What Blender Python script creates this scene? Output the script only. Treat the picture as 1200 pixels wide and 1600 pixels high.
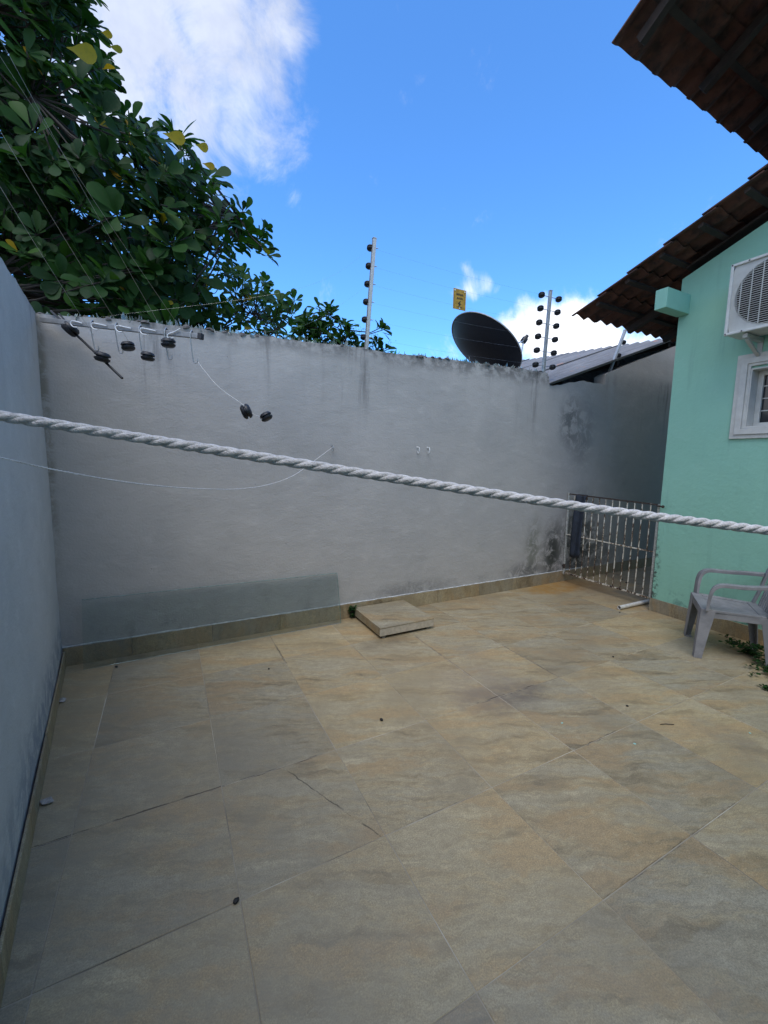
import bpy, bmesh, math, random
from mathutils import Vector, Matrix, noise as mnoise
R_ = math.radians
scene = bpy.context.scene
for o in list(bpy.data.objects): bpy.data.objects.remove(o)

# ------------------------------------------------------------------ camera
FPX = 648.84                                   # focal length in pixels of the 1200x1600 photograph
YAW, PITCH, ROLL = R_(27.518), R_(-6.989), R_(.896)
CAM = Vector((-.1705, -2.6179, 1.6065))
_f = Vector((math.sin(YAW)*math.cos(PITCH), math.cos(YAW)*math.cos(PITCH), math.sin(PITCH)))
_r = Vector((math.cos(YAW), -math.sin(YAW), 0)); _u = _r.cross(_f)
CR = _r*math.cos(ROLL) + _u*math.sin(ROLL); CU = -_r*math.sin(ROLL) + _u*math.cos(ROLL); CF = _f
cam = bpy.data.cameras.new('camera'); camo = bpy.data.objects.new('camera', cam)
scene.collection.objects.link(camo); scene.camera = camo
camo.matrix_world = Matrix(((CR.x, CU.x, -CF.x, CAM.x), (CR.y, CU.y, -CF.y, CAM.y), (CR.z, CU.z, -CF.z, CAM.z), (0, 0, 0, 1)))
cam.sensor_fit = 'VERTICAL'; cam.sensor_height = 24; cam.lens = FPX/1600*24
cam.clip_start = .02; cam.clip_end = 3000
def ray(x, y): return CR*((x-600)/FPX) - CU*((y-800)/FPX) + CF
def at(x, y, d): return CAM + ray(x, y)*d                      # a point at a depth
def onY(x, y, Y): r = ray(x, y); return CAM + r*((Y-CAM.y)/r.y)
def onX(x, y, X): r = ray(x, y); return CAM + r*((X-CAM.x)/r.x)
def gnd(x, y, z=0): r = ray(x, y); return CAM + r*((z-CAM.z)/r.z)
def proj(p):
    d = p-CAM; c = d.dot(CF); return 600+FPX*d.dot(CR)/c, 800-FPX*d.dot(CU)/c, c

# ------------------------------------------------------------------ node helper
class NT:
    def __init__(s, tree): s.t = tree; s.t.nodes.clear()
    def n(s, kind, ins=None, **kw):
        nd = s.t.nodes.new(kind)
        for k, v in kw.items(): setattr(nd, k, v)
        for k, v in (ins or {}).items(): s.put(nd.inputs[k], v)
        return nd
    def put(s, sock, v):
        if hasattr(v, 'is_output') or isinstance(v, bpy.types.NodeSocket): s.t.links.new(v, sock)
        elif isinstance(v, bpy.types.Node): s.t.links.new(v.outputs[0], sock)
        else:
            if isinstance(v, (tuple, list)) and len(v) == 3 and sock.type == 'RGBA': v = (*v, 1)
            sock.default_value = v
    def m(s, op, a, b=0., c=0., clamp=False):
        nd = s.t.nodes.new('ShaderNodeMath'); nd.operation = op; nd.use_clamp = clamp
        s.put(nd.inputs[0], a); s.put(nd.inputs[1], b); s.put(nd.inputs[2], c); return nd.outputs[0]
    def vm(s, op, a, b=(0, 0, 0)):
        nd = s.t.nodes.new('ShaderNodeVectorMath'); nd.operation = op
        s.put(nd.inputs[0], a); s.put(nd.inputs[1], b); return nd.outputs['Value'] if op in ('DISTANCE', 'LENGTH', 'DOT_PRODUCT') else nd.outputs[0]
    def noise(s, vec, scale, detail=4, rough=.55, dist=0.):
        return s.n('ShaderNodeTexNoise', {'Vector': vec, 'Scale': scale, 'Detail': detail, 'Roughness': rough, 'Distortion': dist}).outputs['Fac']
    def ramp(s, fac, stops, interp='LINEAR'):
        nd = s.n('ShaderNodeValToRGB', {'Fac': fac}); cr = nd.color_ramp; cr.interpolation = interp
        while len(cr.elements) < len(stops): cr.elements.new(1)
        for e, (p, c) in zip(cr.elements, stops):
            e.position = p; e.color = (*c, 1) if isinstance(c, tuple) else (c, c, c, 1)
        return nd.outputs[0]
    def mr(s, v, a, b, c=0., d=1.):
        nd = s.n('ShaderNodeMapRange', {'Value': v, 'From Min': a, 'From Max': b, 'To Min': c, 'To Max': d}, interpolation_type='SMOOTHSTEP'); return nd.outputs[0]
    def mix(s, f, a, b, mode='MIX'):
        nd = s.n('ShaderNodeMix', data_type='RGBA', blend_type=mode)
        s.put(nd.inputs[0], f); s.put(nd.inputs[6], a); s.put(nd.inputs[7], b); return nd.outputs[2]
    def map(s, vec, scale=(1, 1, 1), rot=(0, 0, 0), loc=(0, 0, 0)):
        return s.n('ShaderNodeMapping', {'Vector': vec, 'Scale': scale, 'Rotation': rot, 'Location': loc}).outputs[0]
    def pos(s): return s.n('ShaderNodeNewGeometry').outputs['Position']
    def obj(s): return s.n('ShaderNodeTexCoord').outputs['Object']
    def rnd(s): return s.n('ShaderNodeObjectInfo').outputs['Random']
    def xyz(s, v): nd = s.n('ShaderNodeSeparateXYZ', {'Vector': v}); return nd.outputs
    def blob(s, vec, c, rad, soft=.5):     # 1 inside an ellipsoid, 0 outside
        d = s.vm('LENGTH', s.vm('DIVIDE', s.vm('SUBTRACT', vec, c), rad)); return s.mr(d, 1-soft, 1+soft, 1, 0)
    def bump(s, h, st=.3, dist=.01, nrm=None):
        i = {'Height': h, 'Strength': st, 'Distance': dist}
        if nrm: i['Normal'] = nrm
        return s.n('ShaderNodeBump', i).outputs[0]
    def out(s, **ins):
        b = s.n('ShaderNodeBsdfPrincipled'); o = s.n('ShaderNodeOutputMaterial')
        for k, v in ins.items(): s.put(b.inputs[k.replace('_', ' ')], v)
        s.t.links.new(b.outputs[0], o.inputs[0]); return b

# ------------------------------------------------------------------ world: blue sky with broken cloud
SUN_EL, SUN_AZ = 60, 214                       # degrees; azimuth the light comes from, clockwise from +Y
w = bpy.data.worlds.new('World'); scene.world = w; w.use_nodes = True
T = NT(w.node_tree)
sky = T.n('ShaderNodeTexSky', sky_type='NISHITA', sun_disc=False, sun_elevation=R_(SUN_EL), sun_rotation=R_(SUN_AZ), altitude=0, air_density=1., dust_density=.35, ozone_density=2.2)
gen = T.n('ShaderNodeTexCoord').outputs['Generated']
gz = T.xyz(gen)[2]
warp = T.n('ShaderNodeTexNoise', {'Vector': gen, 'Scale': 3.2, 'Detail': 4., 'Roughness': .62}).outputs['Color']
wdir = T.vm('ADD', gen, T.vm('MULTIPLY', T.vm('SUBTRACT', warp, (.5, .5, .5)), (.22, .22, .22)))
fb = T.noise(gen, 6., 8, .68, .5)
BIAS = None
for (px, py, rad, wgt) in [(230, 60, 190, 1), (330, 40, 170, 1), (400, 150, 120, .75), (300, 160, 130, .7), (150, 150, 200, 1), (430, 60, 110, .9), (420, 215, 75, .55), (330, 290, 80, .42), (440, 290, 60, .3),
                           (620, 140, 46, .30), (727, 443, 36, .62), (752, 440, 38, .66), (772, 444, 26, .45), (797, 410, 22, .4), (850, 520, 72, 1.15), (915, 535, 90, 1.25), (790, 520, 55, .85), (745, 505, 40, .5), (700, 560, 50, .35), (990, 550, 90, 1)]:
    d = ray(px, py).normalized(); k = rad/FPX/(ray(px, py).length**1.5)
    v = T.m('MULTIPLY', T.mr(T.vm('DISTANCE', wdir, tuple(d)), 0, k*1.25, 1, 0), wgt)
    BIAS = v if BIAS is None else T.m('MAXIMUM', BIAS, v)
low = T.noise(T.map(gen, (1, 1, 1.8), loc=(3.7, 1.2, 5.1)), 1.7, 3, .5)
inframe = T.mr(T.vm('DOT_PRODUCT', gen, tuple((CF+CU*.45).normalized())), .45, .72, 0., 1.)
offview_cloud = T.m('MULTIPLY', T.mr(low, .38, .52), T.m('SUBTRACT', 1., inframe))  # extra cloud outside the view, added to light the yard more neutrally
BIAS = T.m('MAXIMUM', BIAS, offview_cloud)
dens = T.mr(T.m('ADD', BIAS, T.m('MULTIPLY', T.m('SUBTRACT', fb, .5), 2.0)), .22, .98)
bright = T.mr(gz, .15, .75, 1.05, .64)          # sunlit low cumulus, thin grey cloud overhead
cshade = T.m('MULTIPLY', bright, T.mr(T.noise(gen, 9, 5, .6), .3, .75, .8, 1.08))
ccol = T.vm('MULTIPLY', T.n('ShaderNodeCombineXYZ', {'X': cshade, 'Y': cshade, 'Z': cshade}).outputs[0], (.93, .95, 1.0))
SKY_STR = .105
hsv = T.n('ShaderNodeHueSaturation', {'Color': sky.outputs[0], 'Saturation': 1.0, 'Value': 1., 'Hue': .5})
skyc = T.vm('MULTIPLY', hsv.outputs[0], (SKY_STR*.72, SKY_STR*1.33, SKY_STR*1.92))
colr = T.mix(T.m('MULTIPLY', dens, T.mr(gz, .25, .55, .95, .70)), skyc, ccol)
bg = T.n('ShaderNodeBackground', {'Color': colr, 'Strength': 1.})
T.t.links.new(bg.outputs[0], T.n('ShaderNodeOutputWorld').inputs[0])

sun = bpy.data.lights.new('sun', 'SUN'); suno = bpy.data.objects.new('sun', sun); scene.collection.objects.link(suno)
sun.energy = 1.1; sun.angle = R_(42); sun.color = (1, .95, .87)
_sd = Vector((math.sin(R_(SUN_AZ))*math.cos(R_(SUN_EL)), math.cos(R_(SUN_AZ))*math.cos(R_(SUN_EL)), math.sin(R_(SUN_EL))))
w.cycles.sampling_method = 'MANUAL'; w.cycles.sample_map_resolution = 256
scene.cycles.max_bounces = 7; scene.cycles.diffuse_bounces = 3; scene.cycles.glossy_bounces = 3; scene.cycles.transparent_max_bounces = 10; scene.cycles.caustics_reflective = False; scene.cycles.caustics_refractive = False
suno.rotation_euler = _sd.to_track_quat('Z', 'Y').to_euler()

vs = scene.view_settings; vs.view_transform = 'Standard'; vs.look = 'None'; vs.exposure = .75; vs.gamma = 1; vs.use_curve_mapping = False

# ------------------------------------------------------------------ builders
COL = scene.collection
rng = random.Random(7)
def tag(o, label=None, cat=None, group=None, kind=None):
    if label: o['label'] = label
    if cat: o['category'] = cat
    if group: o['group'] = group
    if kind: o['kind'] = kind
    return o
def link(name, data, parent=None, mat=None):
    o = bpy.data.objects.new(name, data); COL.objects.link(o)
    if parent: o.parent = parent
    if mat and data and not data.materials: data.materials.append(mat)
    return o
def empty(name, loc=(0, 0, 0), rz=0): o = bpy.data.objects.new(name, None); COL.objects.link(o); o.location = loc; o.rotation_euler = (0, 0, rz); o.empty_display_size = .1; return o
class MB:
    """collects shapes, then becomes one mesh"""
    def __init__(s): s.v = []; s.f = []; s.a = []
    def add(s, vs_, fs): k = len(s.v); s.v += [tuple(p) for p in vs_]; s.f += [tuple(i+k for i in f) for f in fs]; return s
    def box(s, a, b, M=None):
        (x0, y0, z0), (x1, y1, z1) = a, b
        c = [Vector(p) for p in ((x0, y0, z0), (x1, y0, z0), (x1, y1, z0), (x0, y1, z0), (x0, y0, z1), (x1, y0, z1), (x1, y1, z1), (x0, y1, z1))]
        if M: c = [M @ p for p in c]
        return s.add(c, [(0, 3, 2, 1), (4, 5, 6, 7), (0, 1, 5, 4), (1, 2, 6, 5), (2, 3, 7, 6), (3, 0, 4, 7)])
    def bar(s, p, q, wdt, hgt=None, up=Vector((0, 0, 1))):
        p, q = Vector(p), Vector(q); hgt = hgt or wdt; d = (q-p).normalized()
        sx = d.cross(up); sx = sx.normalized() if sx.length > 1e-4 else Vector((1, 0, 0)); sz = sx.cross(d)
        c = []
        for e in (p, q): c += [e-sx*wdt/2-sz*hgt/2, e+sx*wdt/2-sz*hgt/2, e+sx*wdt/2+sz*hgt/2, e-sx*wdt/2+sz*hgt/2]
        return s.add(c, [(0, 1, 2, 3), (7, 6, 5, 4), (0, 4, 5, 1), (1, 5, 6, 2), (2, 6, 7, 3), (3, 7, 4, 0)])
    def tube(s, pts, rad, n=6, caps=True):
        pts = [Vector(p) for p in pts]; k = len(pts); rr = rad if isinstance(rad, (list, tuple)) else [rad]*k
        V = []; ref = None
        for i, p in enumerate(pts):
            d = (pts[min(i+1, k-1)]-pts[max(i-1, 0)]).normalized()
            if ref is None: ref = d.cross(Vector((0, 0, 1))); ref = ref if ref.length > .1 else d.cross(Vector((1, 0, 0)))
            ref = (ref-d*ref.dot(d)).normalized(); b = d.cross(ref)
            V += [p+(ref*math.cos(2*math.pi*j/n)+b*math.sin(2*math.pi*j/n))*rr[i] for j in range(n)]
        F = [(i*n+j, i*n+(j+1) % n, (i+1)*n+(j+1) % n, (i+1)*n+j) for i in range(k-1) for j in range(n)]
        if caps: F += [tuple(reversed(range(n))), tuple(range((k-1)*n, k*n))]
        return s.add(V, F)
    def sweep(s, pts, wdt, hgt, side):        # rectangular section kept level to 'side'
        pts = [Vector(p) for p in pts]; k = len(pts); V = []; side = Vector(side)
        for i, p in enumerate(pts):
            d = (pts[min(i+1, k-1)]-pts[max(i-1, 0)]).normalized(); sx = (side-d*side.dot(d)).normalized(); sz = sx.cross(d)
            wi = wdt[i] if isinstance(wdt, (list, tuple)) else wdt; hi = hgt[i] if isinstance(hgt, (list, tuple)) else hgt
            V += [p-sx*wi/2-sz*hi/2, p+sx*wi/2-sz*hi/2, p+sx*wi/2+sz*hi/2, p-sx*wi/2+sz*hi/2]
        F = [(i*4+j, i*4+(j+1) % 4, (i+1)*4+(j+1) % 4, (i+1)*4+j) for i in range(k-1) for j in range(4)]
        F += [(3, 2, 1, 0), tuple(range((k-1)*4, k*4))]
        return s.add(V, F)
    def lathe(s, p, axis, prof, n=14):        # prof: (along, radius)
        axis = Vector(axis).normalized(); a = axis.cross(Vector((0, 0, 1))); a = a.normalized() if a.length > .1 else Vector((1, 0, 0)); b = axis.cross(a); p = Vector(p)
        V = [p+axis*t+(a*math.cos(2*math.pi*j/n)+b*math.sin(2*math.pi*j/n))*r for t, r in prof for j in range(n)]
        F = [(i*n+j, i*n+(j+1) % n, (i+1)*n+(j+1) % n, (i+1)*n+j) for i in range(len(prof)-1) for j in range(n)]
        F += [tuple(reversed(range(n))), tuple(range((len(prof)-1)*n, len(prof)*n))]
        return s.add(V, F)
    def prism(s, poly, a, b, axis):           # polygon in the two other axes, from a to b along the axis
        n = len(poly)
        mk = {'x': lambda t, p: (t, p[0], p[1]), 'y': lambda t, p: (p[0], t, p[1]), 'z': lambda t, p: (p[0], p[1], t)}[axis]
        V = [mk(a, p) for p in poly]+[mk(b, p) for p in poly]
        F = [tuple(range(n)), tuple(range(2*n-1, n-1, -1))]+[(i, i+n, (i+1) % n+n, (i+1) % n) for i in range(n)]
        return s.add(V, F)
    def mesh(s, name, bevel=0, smooth=False, seg=2):
        me = bpy.data.meshes.new(name); me.from_pydata(s.v, [], s.f); me.update()
        bm = bmesh.new(); bm.from_mesh(me)
        bmesh.ops.recalc_face_normals(bm, faces=bm.faces)
        if bevel: bmesh.ops.bevel(bm, geom=[e for e in bm.edges if len(e.link_faces) == 2 and e.calc_face_angle(0) > .5], offset=bevel, segments=seg, affect='EDGES', profile=.6)
        if smooth:
            for f in bm.faces: f.smooth = True
            for e in bm.edges:
                if len(e.link_faces) == 2 and e.calc_face_angle(0) > .9: e.smooth = False
        bm.to_mesh(me); bm.free(); return me
    def build(s, name, mat, parent=None, bevel=0, smooth=False): return link(name, s.mesh(name, bevel, smooth), parent, mat)
def spline(pts, n=8):
    P = [Vector(p) for p in pts]; P = [P[0]*2-P[1]]+P+[P[-1]*2-P[-2]]; out = []
    for i in range(1, len(P)-2):
        for k in range(n):
            t = k/n; a, b, c, d = P[i-1:i+3]
            out.append(.5*((2*b)+(c-a)*t+(2*a-5*b+4*c-d)*t*t+(3*b-a-3*c+d)*t**3))
    return out+[P[-2]]

# ------------------------------------------------------------------ materials
def mat(name): m = bpy.data.materials.new(name); m.use_nodes = True; return m, NT(m.node_tree)
def plain(name, col, rough=.6, metal=0., var=.15, scale=25, bump=0.):
    m, t = mat(name); p = t.obj(); n = t.noise(p, scale, 5, .6)
    c = t.mix(t.mr(n, .3, .7), tuple(x*(1-var) for x in col), tuple(min(1, x*(1+var)) for x in col))
    kw = dict(Base_Color=c, Roughness=t.mr(n, .2, .8, rough-.08, rough+.08), Metallic=metal)
    if bump: kw['Normal'] = t.bump(t.noise(p, scale*3, 4), bump, .004)
    t.out(**kw); return m

def floor_mat(name, stains_shade=True, off=0., gain=1.):
    m, t = mat(name); p = t.pos(); r = t.rnd()
    q = t.vm('ADD', p, t.n('ShaderNodeCombineXYZ', {'X': t.m('MULTIPLY', r, 37.), 'Y': t.m('MULTIPLY', r, 91.), 'Z': off}).outputs[0])
    wq = t.vm('ADD', q, t.vm('MULTIPLY', t.vm('SUBTRACT', t.n('ShaderNodeTexNoise', {'Vector': q, 'Scale': 3.5, 'Detail': 5., 'Roughness': .65}).outputs['Color'], (.5, .5, .5)), (.16, .16, .16)))
    rq = t.map(wq, (1, 1, 1), (0, 0, R_(24)))
    s1 = t.noise(t.map(rq, (.9, 5.2, 1)), 1.7, 9, .70)
    s2 = t.noise(t.map(rq, (.75, 3.2, 1), loc=(5, 2, 0)), 1.6, 8, .66)
    s3 = t.noise(t.map(rq, (4., 34, 1), loc=(1, 7, 0)), 1.6, 5, .75)
    c = t.ramp(s1, [(.34, (.13, .108, .08)), (.43, (.25, .21, .15)), (.49, (.36, .315, .235)), (.55, (.275, .255, .215)), (.66, (.43, .395, .325))])
    c = t.mix(t.mr(s2, .50, .59, 0, .80), c, (.34, .25, .155)); c = t.mix(t.mr(s2, .475, .41, 0, .65), c, (.315, .305, .275))
    c = t.mix(t.mr(s3, .48, .64, 0, .5), c, (.19, .17, .14)); c = t.mix(t.mr(s3, .46, .30, 0, .25), c, (.46, .43, .36))
    c = t.mix(t.m('MULTIPLY', r, .25), c, (.33, .27, .19))
    gr = t.noise(q, 190, 4, .75); c = t.mix(t.mr(gr, .44, .64, 0, .6), c, (.12, .105, .085)); c = t.mix(t.mr(gr, .44, .30, 0, .5), c, (.52, .49, .42))
    mt_ = t.noise(q, 26, 5, .75); c = t.mix(t.mr(mt_, .50, .68, 0, .45), c, (.18, .155, .12)); c = t.mix(t.mr(mt_, .46, .30, 0, .3), c, (.45, .42, .35))
    pit = t.m('MULTIPLY', t.mr(t.noise(q, 70, 5, .7), .60, .70), t.mr(t.noise(q, 3.2, 3), .52, .66)); c = t.mix(t.m('MULTIPLY', pit, .6), c, (.17, .14, .105))
    # dirt trodden in over the whole yard, single marks, and painted shade by the left wall
    d = t.noise(p, 1.1, 6, .62); c = t.mix(t.mr(d, .46, .70, 0, .6), c, (.195, .172, .14))
    if stains_shade:
        wv = t.vm('ADD', p, t.vm('MULTIPLY', t.vm('SUBTRACT', t.n('ShaderNodeTexNoise', {'Vector': p, 'Scale': 14., 'Detail': 4.}).outputs['Color'], (.5, .5, .5)), (.03, .03, 0)))
        n1 = t.noise(p, 9, 5, .65); wp = t.vm('ADD', p, t.vm('MULTIPLY', t.vm('SUBTRACT', t.n('ShaderNodeTexNoise', {'Vector': p, 'Scale': 5., 'Detail': 4.}).outputs['Color'], (.5, .5, .5)), (.3, .3, 0)))
        def st(cn, rad, colr, amt, soft=.6):
            nonlocal c
            c = t.mix(t.m('MULTIPLY', t.m('MULTIPLY', t.blob(wp, cn, rad, soft), t.mr(n1, .25, .7, .3, 1)), amt), c, colr)
        st((1.86, -.60, 0), (.30, .16, 1), (.10, .085, .085), .85)
        st((1.75, -.42, 0), (.26, .30, 1), (.20, .175, .165), .6)
        st((2.05, -.2, 0), (.15, .4, 1), (.2, .18, .17), .4)
        st((4.30, 1.03, 0), (.50, .22, 1), (.29, .165, .04), 1., .3)
        st((4.75, .95, 0), (.22, .3, 1), (.17, .10, .04), .75)
        st((5.6, .6, 0), (1.4, .9, 1), (.16, .125, .10), .6)
        st((.9, 1.08, 0), (2.4, .10, 1), (.16, .14, .11), .55)
        st((2.75, -1.75, 0), (.12, .38, 1), (.16, .14, .13), .6)
        st((1.52, 0.52, 0), (.22, .12, 1), (.13, .11, .09), .7)
        st((-.35, -1.0, 0), (.75, 1.3, 1), (.20, .19, .175), .6); st((.3, -2.2, 0), (1.0, .8, 1), (.27, .26, .245), .5); st((-.7, .3, 0), (.3, 1.2, 1), (.19, .175, .15), .6)  # grime at the left, with the left wall's shade painted into the colour
        st((4.3, -1.05, 0), (.3, .35, 1), (.16, .13, .10), .65)
        # the long crack across a tile and the blackened joint
        def seg(a, b, wd, colr, amt):
            nonlocal c
            ax, ay = a; bx, by = b; L = math.hypot(bx-ax, by-ay); ux, uy = (bx-ax)/L, (by-ay)/L
            rel = t.vm('SUBTRACT', wv, (ax, ay, 0)); al = t.vm('DOT_PRODUCT', rel, (ux, uy, 0)); ac = t.m('ABSOLUTE', t.vm('DOT_PRODUCT', rel, (-uy, ux, 0)))
            mk = t.m('MULTIPLY', t.mr(ac, wd*.3, wd, 1, 0), t.m('MULTIPLY', t.mr(al, 0, .02), t.mr(al, L-.02, L, 1, 0)))
            c = t.mix(t.m('MULTIPLY', t.m('MULTIPLY', mk, t.mr(n1, .38, .56, .08, 1)), amt), c, colr)
        seg((.312, -.631), (.587, -1.211), .0045, (.07, .06, .05), .9)
        seg((-.74, -.6), (.5, -.6), .007, (.06, .05, .045), .9)
        seg((1.6, -.6), (2.15, -.6), .010, (.06, .05, .05), .85)
        seg((1.9, -1.2), (2.2, -1.2), .008, (.07, .06, .055), .8)
        seg((.64, -1.2), (1.0, -1.2), .007, (.09, .08, .07), .8)
        seg((1.2, -1.8), (2.2, -1.8), .007, (.10, .085, .075), .8)
        seg((.6, .9), (.6, .5), .010, (.08, .07, .06), .8)
        seg((2.4, 0), (2.4, -.6), .008, (.09, .08, .07), .8)
        seg((1.8, .5), (1.8, -.3), .012, (.12, .10, .095), .7)
    c = t.vm('MULTIPLY', c, (1.34*gain, 1.22*gain, .955*gain)); c = t.vm('MULTIPLY', c, t.n('ShaderNodeCombineXYZ', {'X': t.mr(r, 0, 1, .88, 1.12), 'Y': t.mr(r, 0, 1, .90, 1.09), 'Z': t.mr(r, 0, 1, .95, 1.03)}).outputs[0])
    h = t.noise(t.map(p, (1, 2.2, 1)), 45, 3, .7)
    t.out(Base_Color=c, Roughness=t.mr(s1, .3, .7, .42, .62), Normal=t.bump(h, .22, .006), Specular_IOR_Level=.4)
    return m
M_TILE = floor_mat('sandstone porcelain tile')
M_SKIRT = floor_mat('skirting porcelain tile', False, 7., .86)
def grout():
    m, t = mat('grout'); p = t.pos(); n = t.noise(p, 1.6, 5, .6)
    c = t.ramp(n, [(.36, (.13, .105, .08)), (.46, (.32, .27, .20)), (.56, (.42, .36, .27)), (.68, (.58, .52, .42))]); t.out(Base_Color=c, Roughness=.9); return m
M_GROUT = grout()

def wall_mat(name, base, streak_top=2.66, moss=(), patch=(.30, .31, .32), streak=1.):
    m, t = mat(name); p = t.pos(); s = t.xyz(p); u = t.m('ADD', s[0], t.m('MULTIPLY', s[1], 1.31))
    uv = t.n('ShaderNodeCombineXYZ', {'X': u, 'Y': s[2], 'Z': 0.}).outputs[0]
    n1 = t.noise(uv, .9, 6, .6, .4); n2 = t.noise(t.map(uv, (1, 1.6, 1)), 4.5, 6, .62)
    c = t.mix(t.mr(n1, .35, .68), base, patch)
    c = t.mix(t.mr(n2, .52, .75, 0, .35), c, tuple(x*1.25 for x in base)); c = t.mix(t.mr(n2, .46, .28, 0, .3), c, tuple(x*.72 for x in base))
    # rain streaks running down from the top
    sn = t.noise(t.map(uv, (6.5, .5, 1)), 1., 6, .7); sb = t.noise(t.map(uv, (1.7, .2, 1), loc=(3, 0, 0)), 1., 3)
    top = t.mr(s[2], streak_top-1.15, streak_top-.02)
    stv = t.m('MULTIPLY', t.m('MULTIPLY', t.mr(sn, .48, .68), t.mr(sb, .44, .66)), t.m('MULTIPLY', t.mr(s[2], streak_top+.12, streak_top+.24, 1, 0), t.m('MULTIPLY', top, top)))
    c = t.mix(t.m('MULTIPLY', stv, .85*streak), c, (.105, .10, .098))
    low_ = t.m('MULTIPLY', t.mr(s[2], streak_top+.12, streak_top+.24, 1, 0), t.mr(s[0], 4.12, 4.3, 1, .12))
    edge = t.m('MULTIPLY', t.m('MULTIPLY', low_, t.mr(s[2], streak_top-.16, streak_top+.05)), t.mr(t.noise(uv, 6, 5, .7), .38, .6)); c = t.mix(t.m('MULTIPLY', edge, .7*streak), c, (.10, .095, .09))
    # damp at the foot
    foot = t.m('MULTIPLY', t.mr(s[2], .55, .12), t.mr(t.noise(t.map(uv, (3, 2, 1)), 1.6, 6, .68), .50, .68)); c = t.mix(t.m('MULTIPLY', foot, .35), c, (.16, .165, .16))
    nm = t.noise(uv, 7, 7, .72, .6)
    for (cn, rad, colr, amt) in moss:
        c = t.mix(t.m('MULTIPLY', t.m('MULTIPLY', t.blob(p, cn, rad, .75), t.mr(nm, .38, .56)), amt), c, colr)
    # chips, scratches and pin holes
    ch = t.noise(uv, 24, 5, .7); c = t.mix(t.m('MULTIPLY', t.mr(ch, .68, .74), t.mr(n2, .5, .6)), c, tuple(min(.75, x*1.8) for x in base))
    c = t.mix(t.mr(t.noise(t.map(uv, (2, 1, 1), loc=(9, 9, 0)), 19, 3, .6), .735, .76, 0, .75), c, (.10, .10, .10))
    h = t.m('ADD', t.m('ADD', t.m('MULTIPLY', t.noise(t.map(uv, (1, 1.7, 1), (0, 0, .5)), 3.2, 4, .6, .3), 1.), t.m('MULTIPLY', n2, .5)), t.m('MULTIPLY', t.noise(uv, 60, 4, .65), .35))
    t.out(Base_Color=c, Roughness=.82, Normal=t.bump(h, .42, .016), Specular_IOR_Level=.25); return m
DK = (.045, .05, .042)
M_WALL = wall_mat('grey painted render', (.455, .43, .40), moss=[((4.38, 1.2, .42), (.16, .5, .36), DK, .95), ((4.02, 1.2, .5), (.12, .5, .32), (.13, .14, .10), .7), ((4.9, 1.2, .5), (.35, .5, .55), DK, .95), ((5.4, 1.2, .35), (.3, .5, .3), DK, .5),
    ((4.55, 1.2, 2.15), (.16, .5, .28), (.12, .125, .12), .75), ((4.82, 1.2, 2.0), (.2, .5, .4), (.15, .155, .15), .5), ((2.2, 1.2, .19), (.45, .5, .09), (.14, .14, .14), .5), ((3.9, 1.2, .22), (.3, .5, .1), (.1, .1, .1), .7),
    ((-.93, 1.2, 1.9), (.03, .3, .9), (.2, .18, .13), .7), ((5.35, 1.2, 2.4), (.06, .5, .6), (.42, .42, .41), .8)], patch=(.40, .382, .36), streak=1.15)
M_LWALL = wall_mat('pale blue grey render', (.575, .57, .545), moss=[((-.86, .3, .2), (.3, 1.8, .15), (.2, .23, .28), .7)], patch=(.50, .505, .49), streak=1.45)
def mint():
    m, t = mat('mint paint'); p = t.pos(); n = t.noise(p, 1.6, 5, .6); n2 = t.noise(p, 30, 4, .6); s = t.xyz(p)
    c = t.mix(t.mr(n, .35, .7), (.275, .545, .42), (.30, .58, .45)); c = t.mix(t.m('MULTIPLY', t.mr(s[2], .45, .13), t.mr(t.noise(p, 8, 5, .7), .5, .66)), c, (.16, .33, .27))
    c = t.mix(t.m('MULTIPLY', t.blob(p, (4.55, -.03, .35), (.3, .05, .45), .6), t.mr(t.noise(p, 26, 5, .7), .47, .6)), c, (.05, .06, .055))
    uv = t.n('ShaderNodeCombineXYZ', {'X': s[1], 'Y': s[2], 'Z': 0.}).outputs[0]
    c = t.mix(t.m('MULTIPLY', t.mr(t.noise(t.map(uv, (9, .5, 1)), 1.3, 5, .65), .52, .72), t.mr(t.noise(uv, 1.4, 3), .4, .65, .1, .45)), c, (.17, .36, .29))
    c = t.mix(t.mr(t.noise(uv, 3.5, 6, .7), .5, .72, 0, .22), c, (.36, .60, .49)); c = t.mix(t.mr(t.noise(t.map(uv, (1.5, 1, 1)), 17, 3, .6), .72, .76, 0, .5), c, (.12, .25, .20))
    t.out(Base_Color=c, Roughness=.62, Normal=t.bump(t.m('ADD', n2, t.m('MULTIPLY', t.noise(p, 6, 4), 2.)), .32, .010), Specular_IOR_Level=.35); return m
M_MINT = mint()
def clay():
    m, t = mat('old clay tile'); p = t.pos(); r = t.rnd(); n = t.noise(p, 9, 6, .65); n2 = t.noise(p, 45, 4)
    c = t.mix(r, (.10, .040, .027), (.155, .065, .043)); c = t.mix(t.mr(n, .42, .66, 0, .8), c, (.024, .017, .015)); c = t.mix(t.mr(n2, .55, .75, 0, .4), c, (.13, .065, .045))
    t.out(Base_Color=c, Roughness=.85, Normal=t.bump(n2, .3, .004)); return m
M_CLAY = clay()
M_WOOD = plain('dark roof timber', (.030, .019, .014), .75, 0, .4, 12, .3)
M_ALU = plain('dull aluminium', (.52, .52, .50), .42, .6, .12, 40)
M_BLACK = plain('black plastic insulator', (.014, .014, .016), .45, 0, .3, 40)
M_WIRE = plain('galvanised wire', (.42, .43, .43), .4, .7, .1, 60)
M_WHITEHOOK = plain('white coated hook', (.72, .72, .70), .5, 0, .08, 60)
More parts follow.
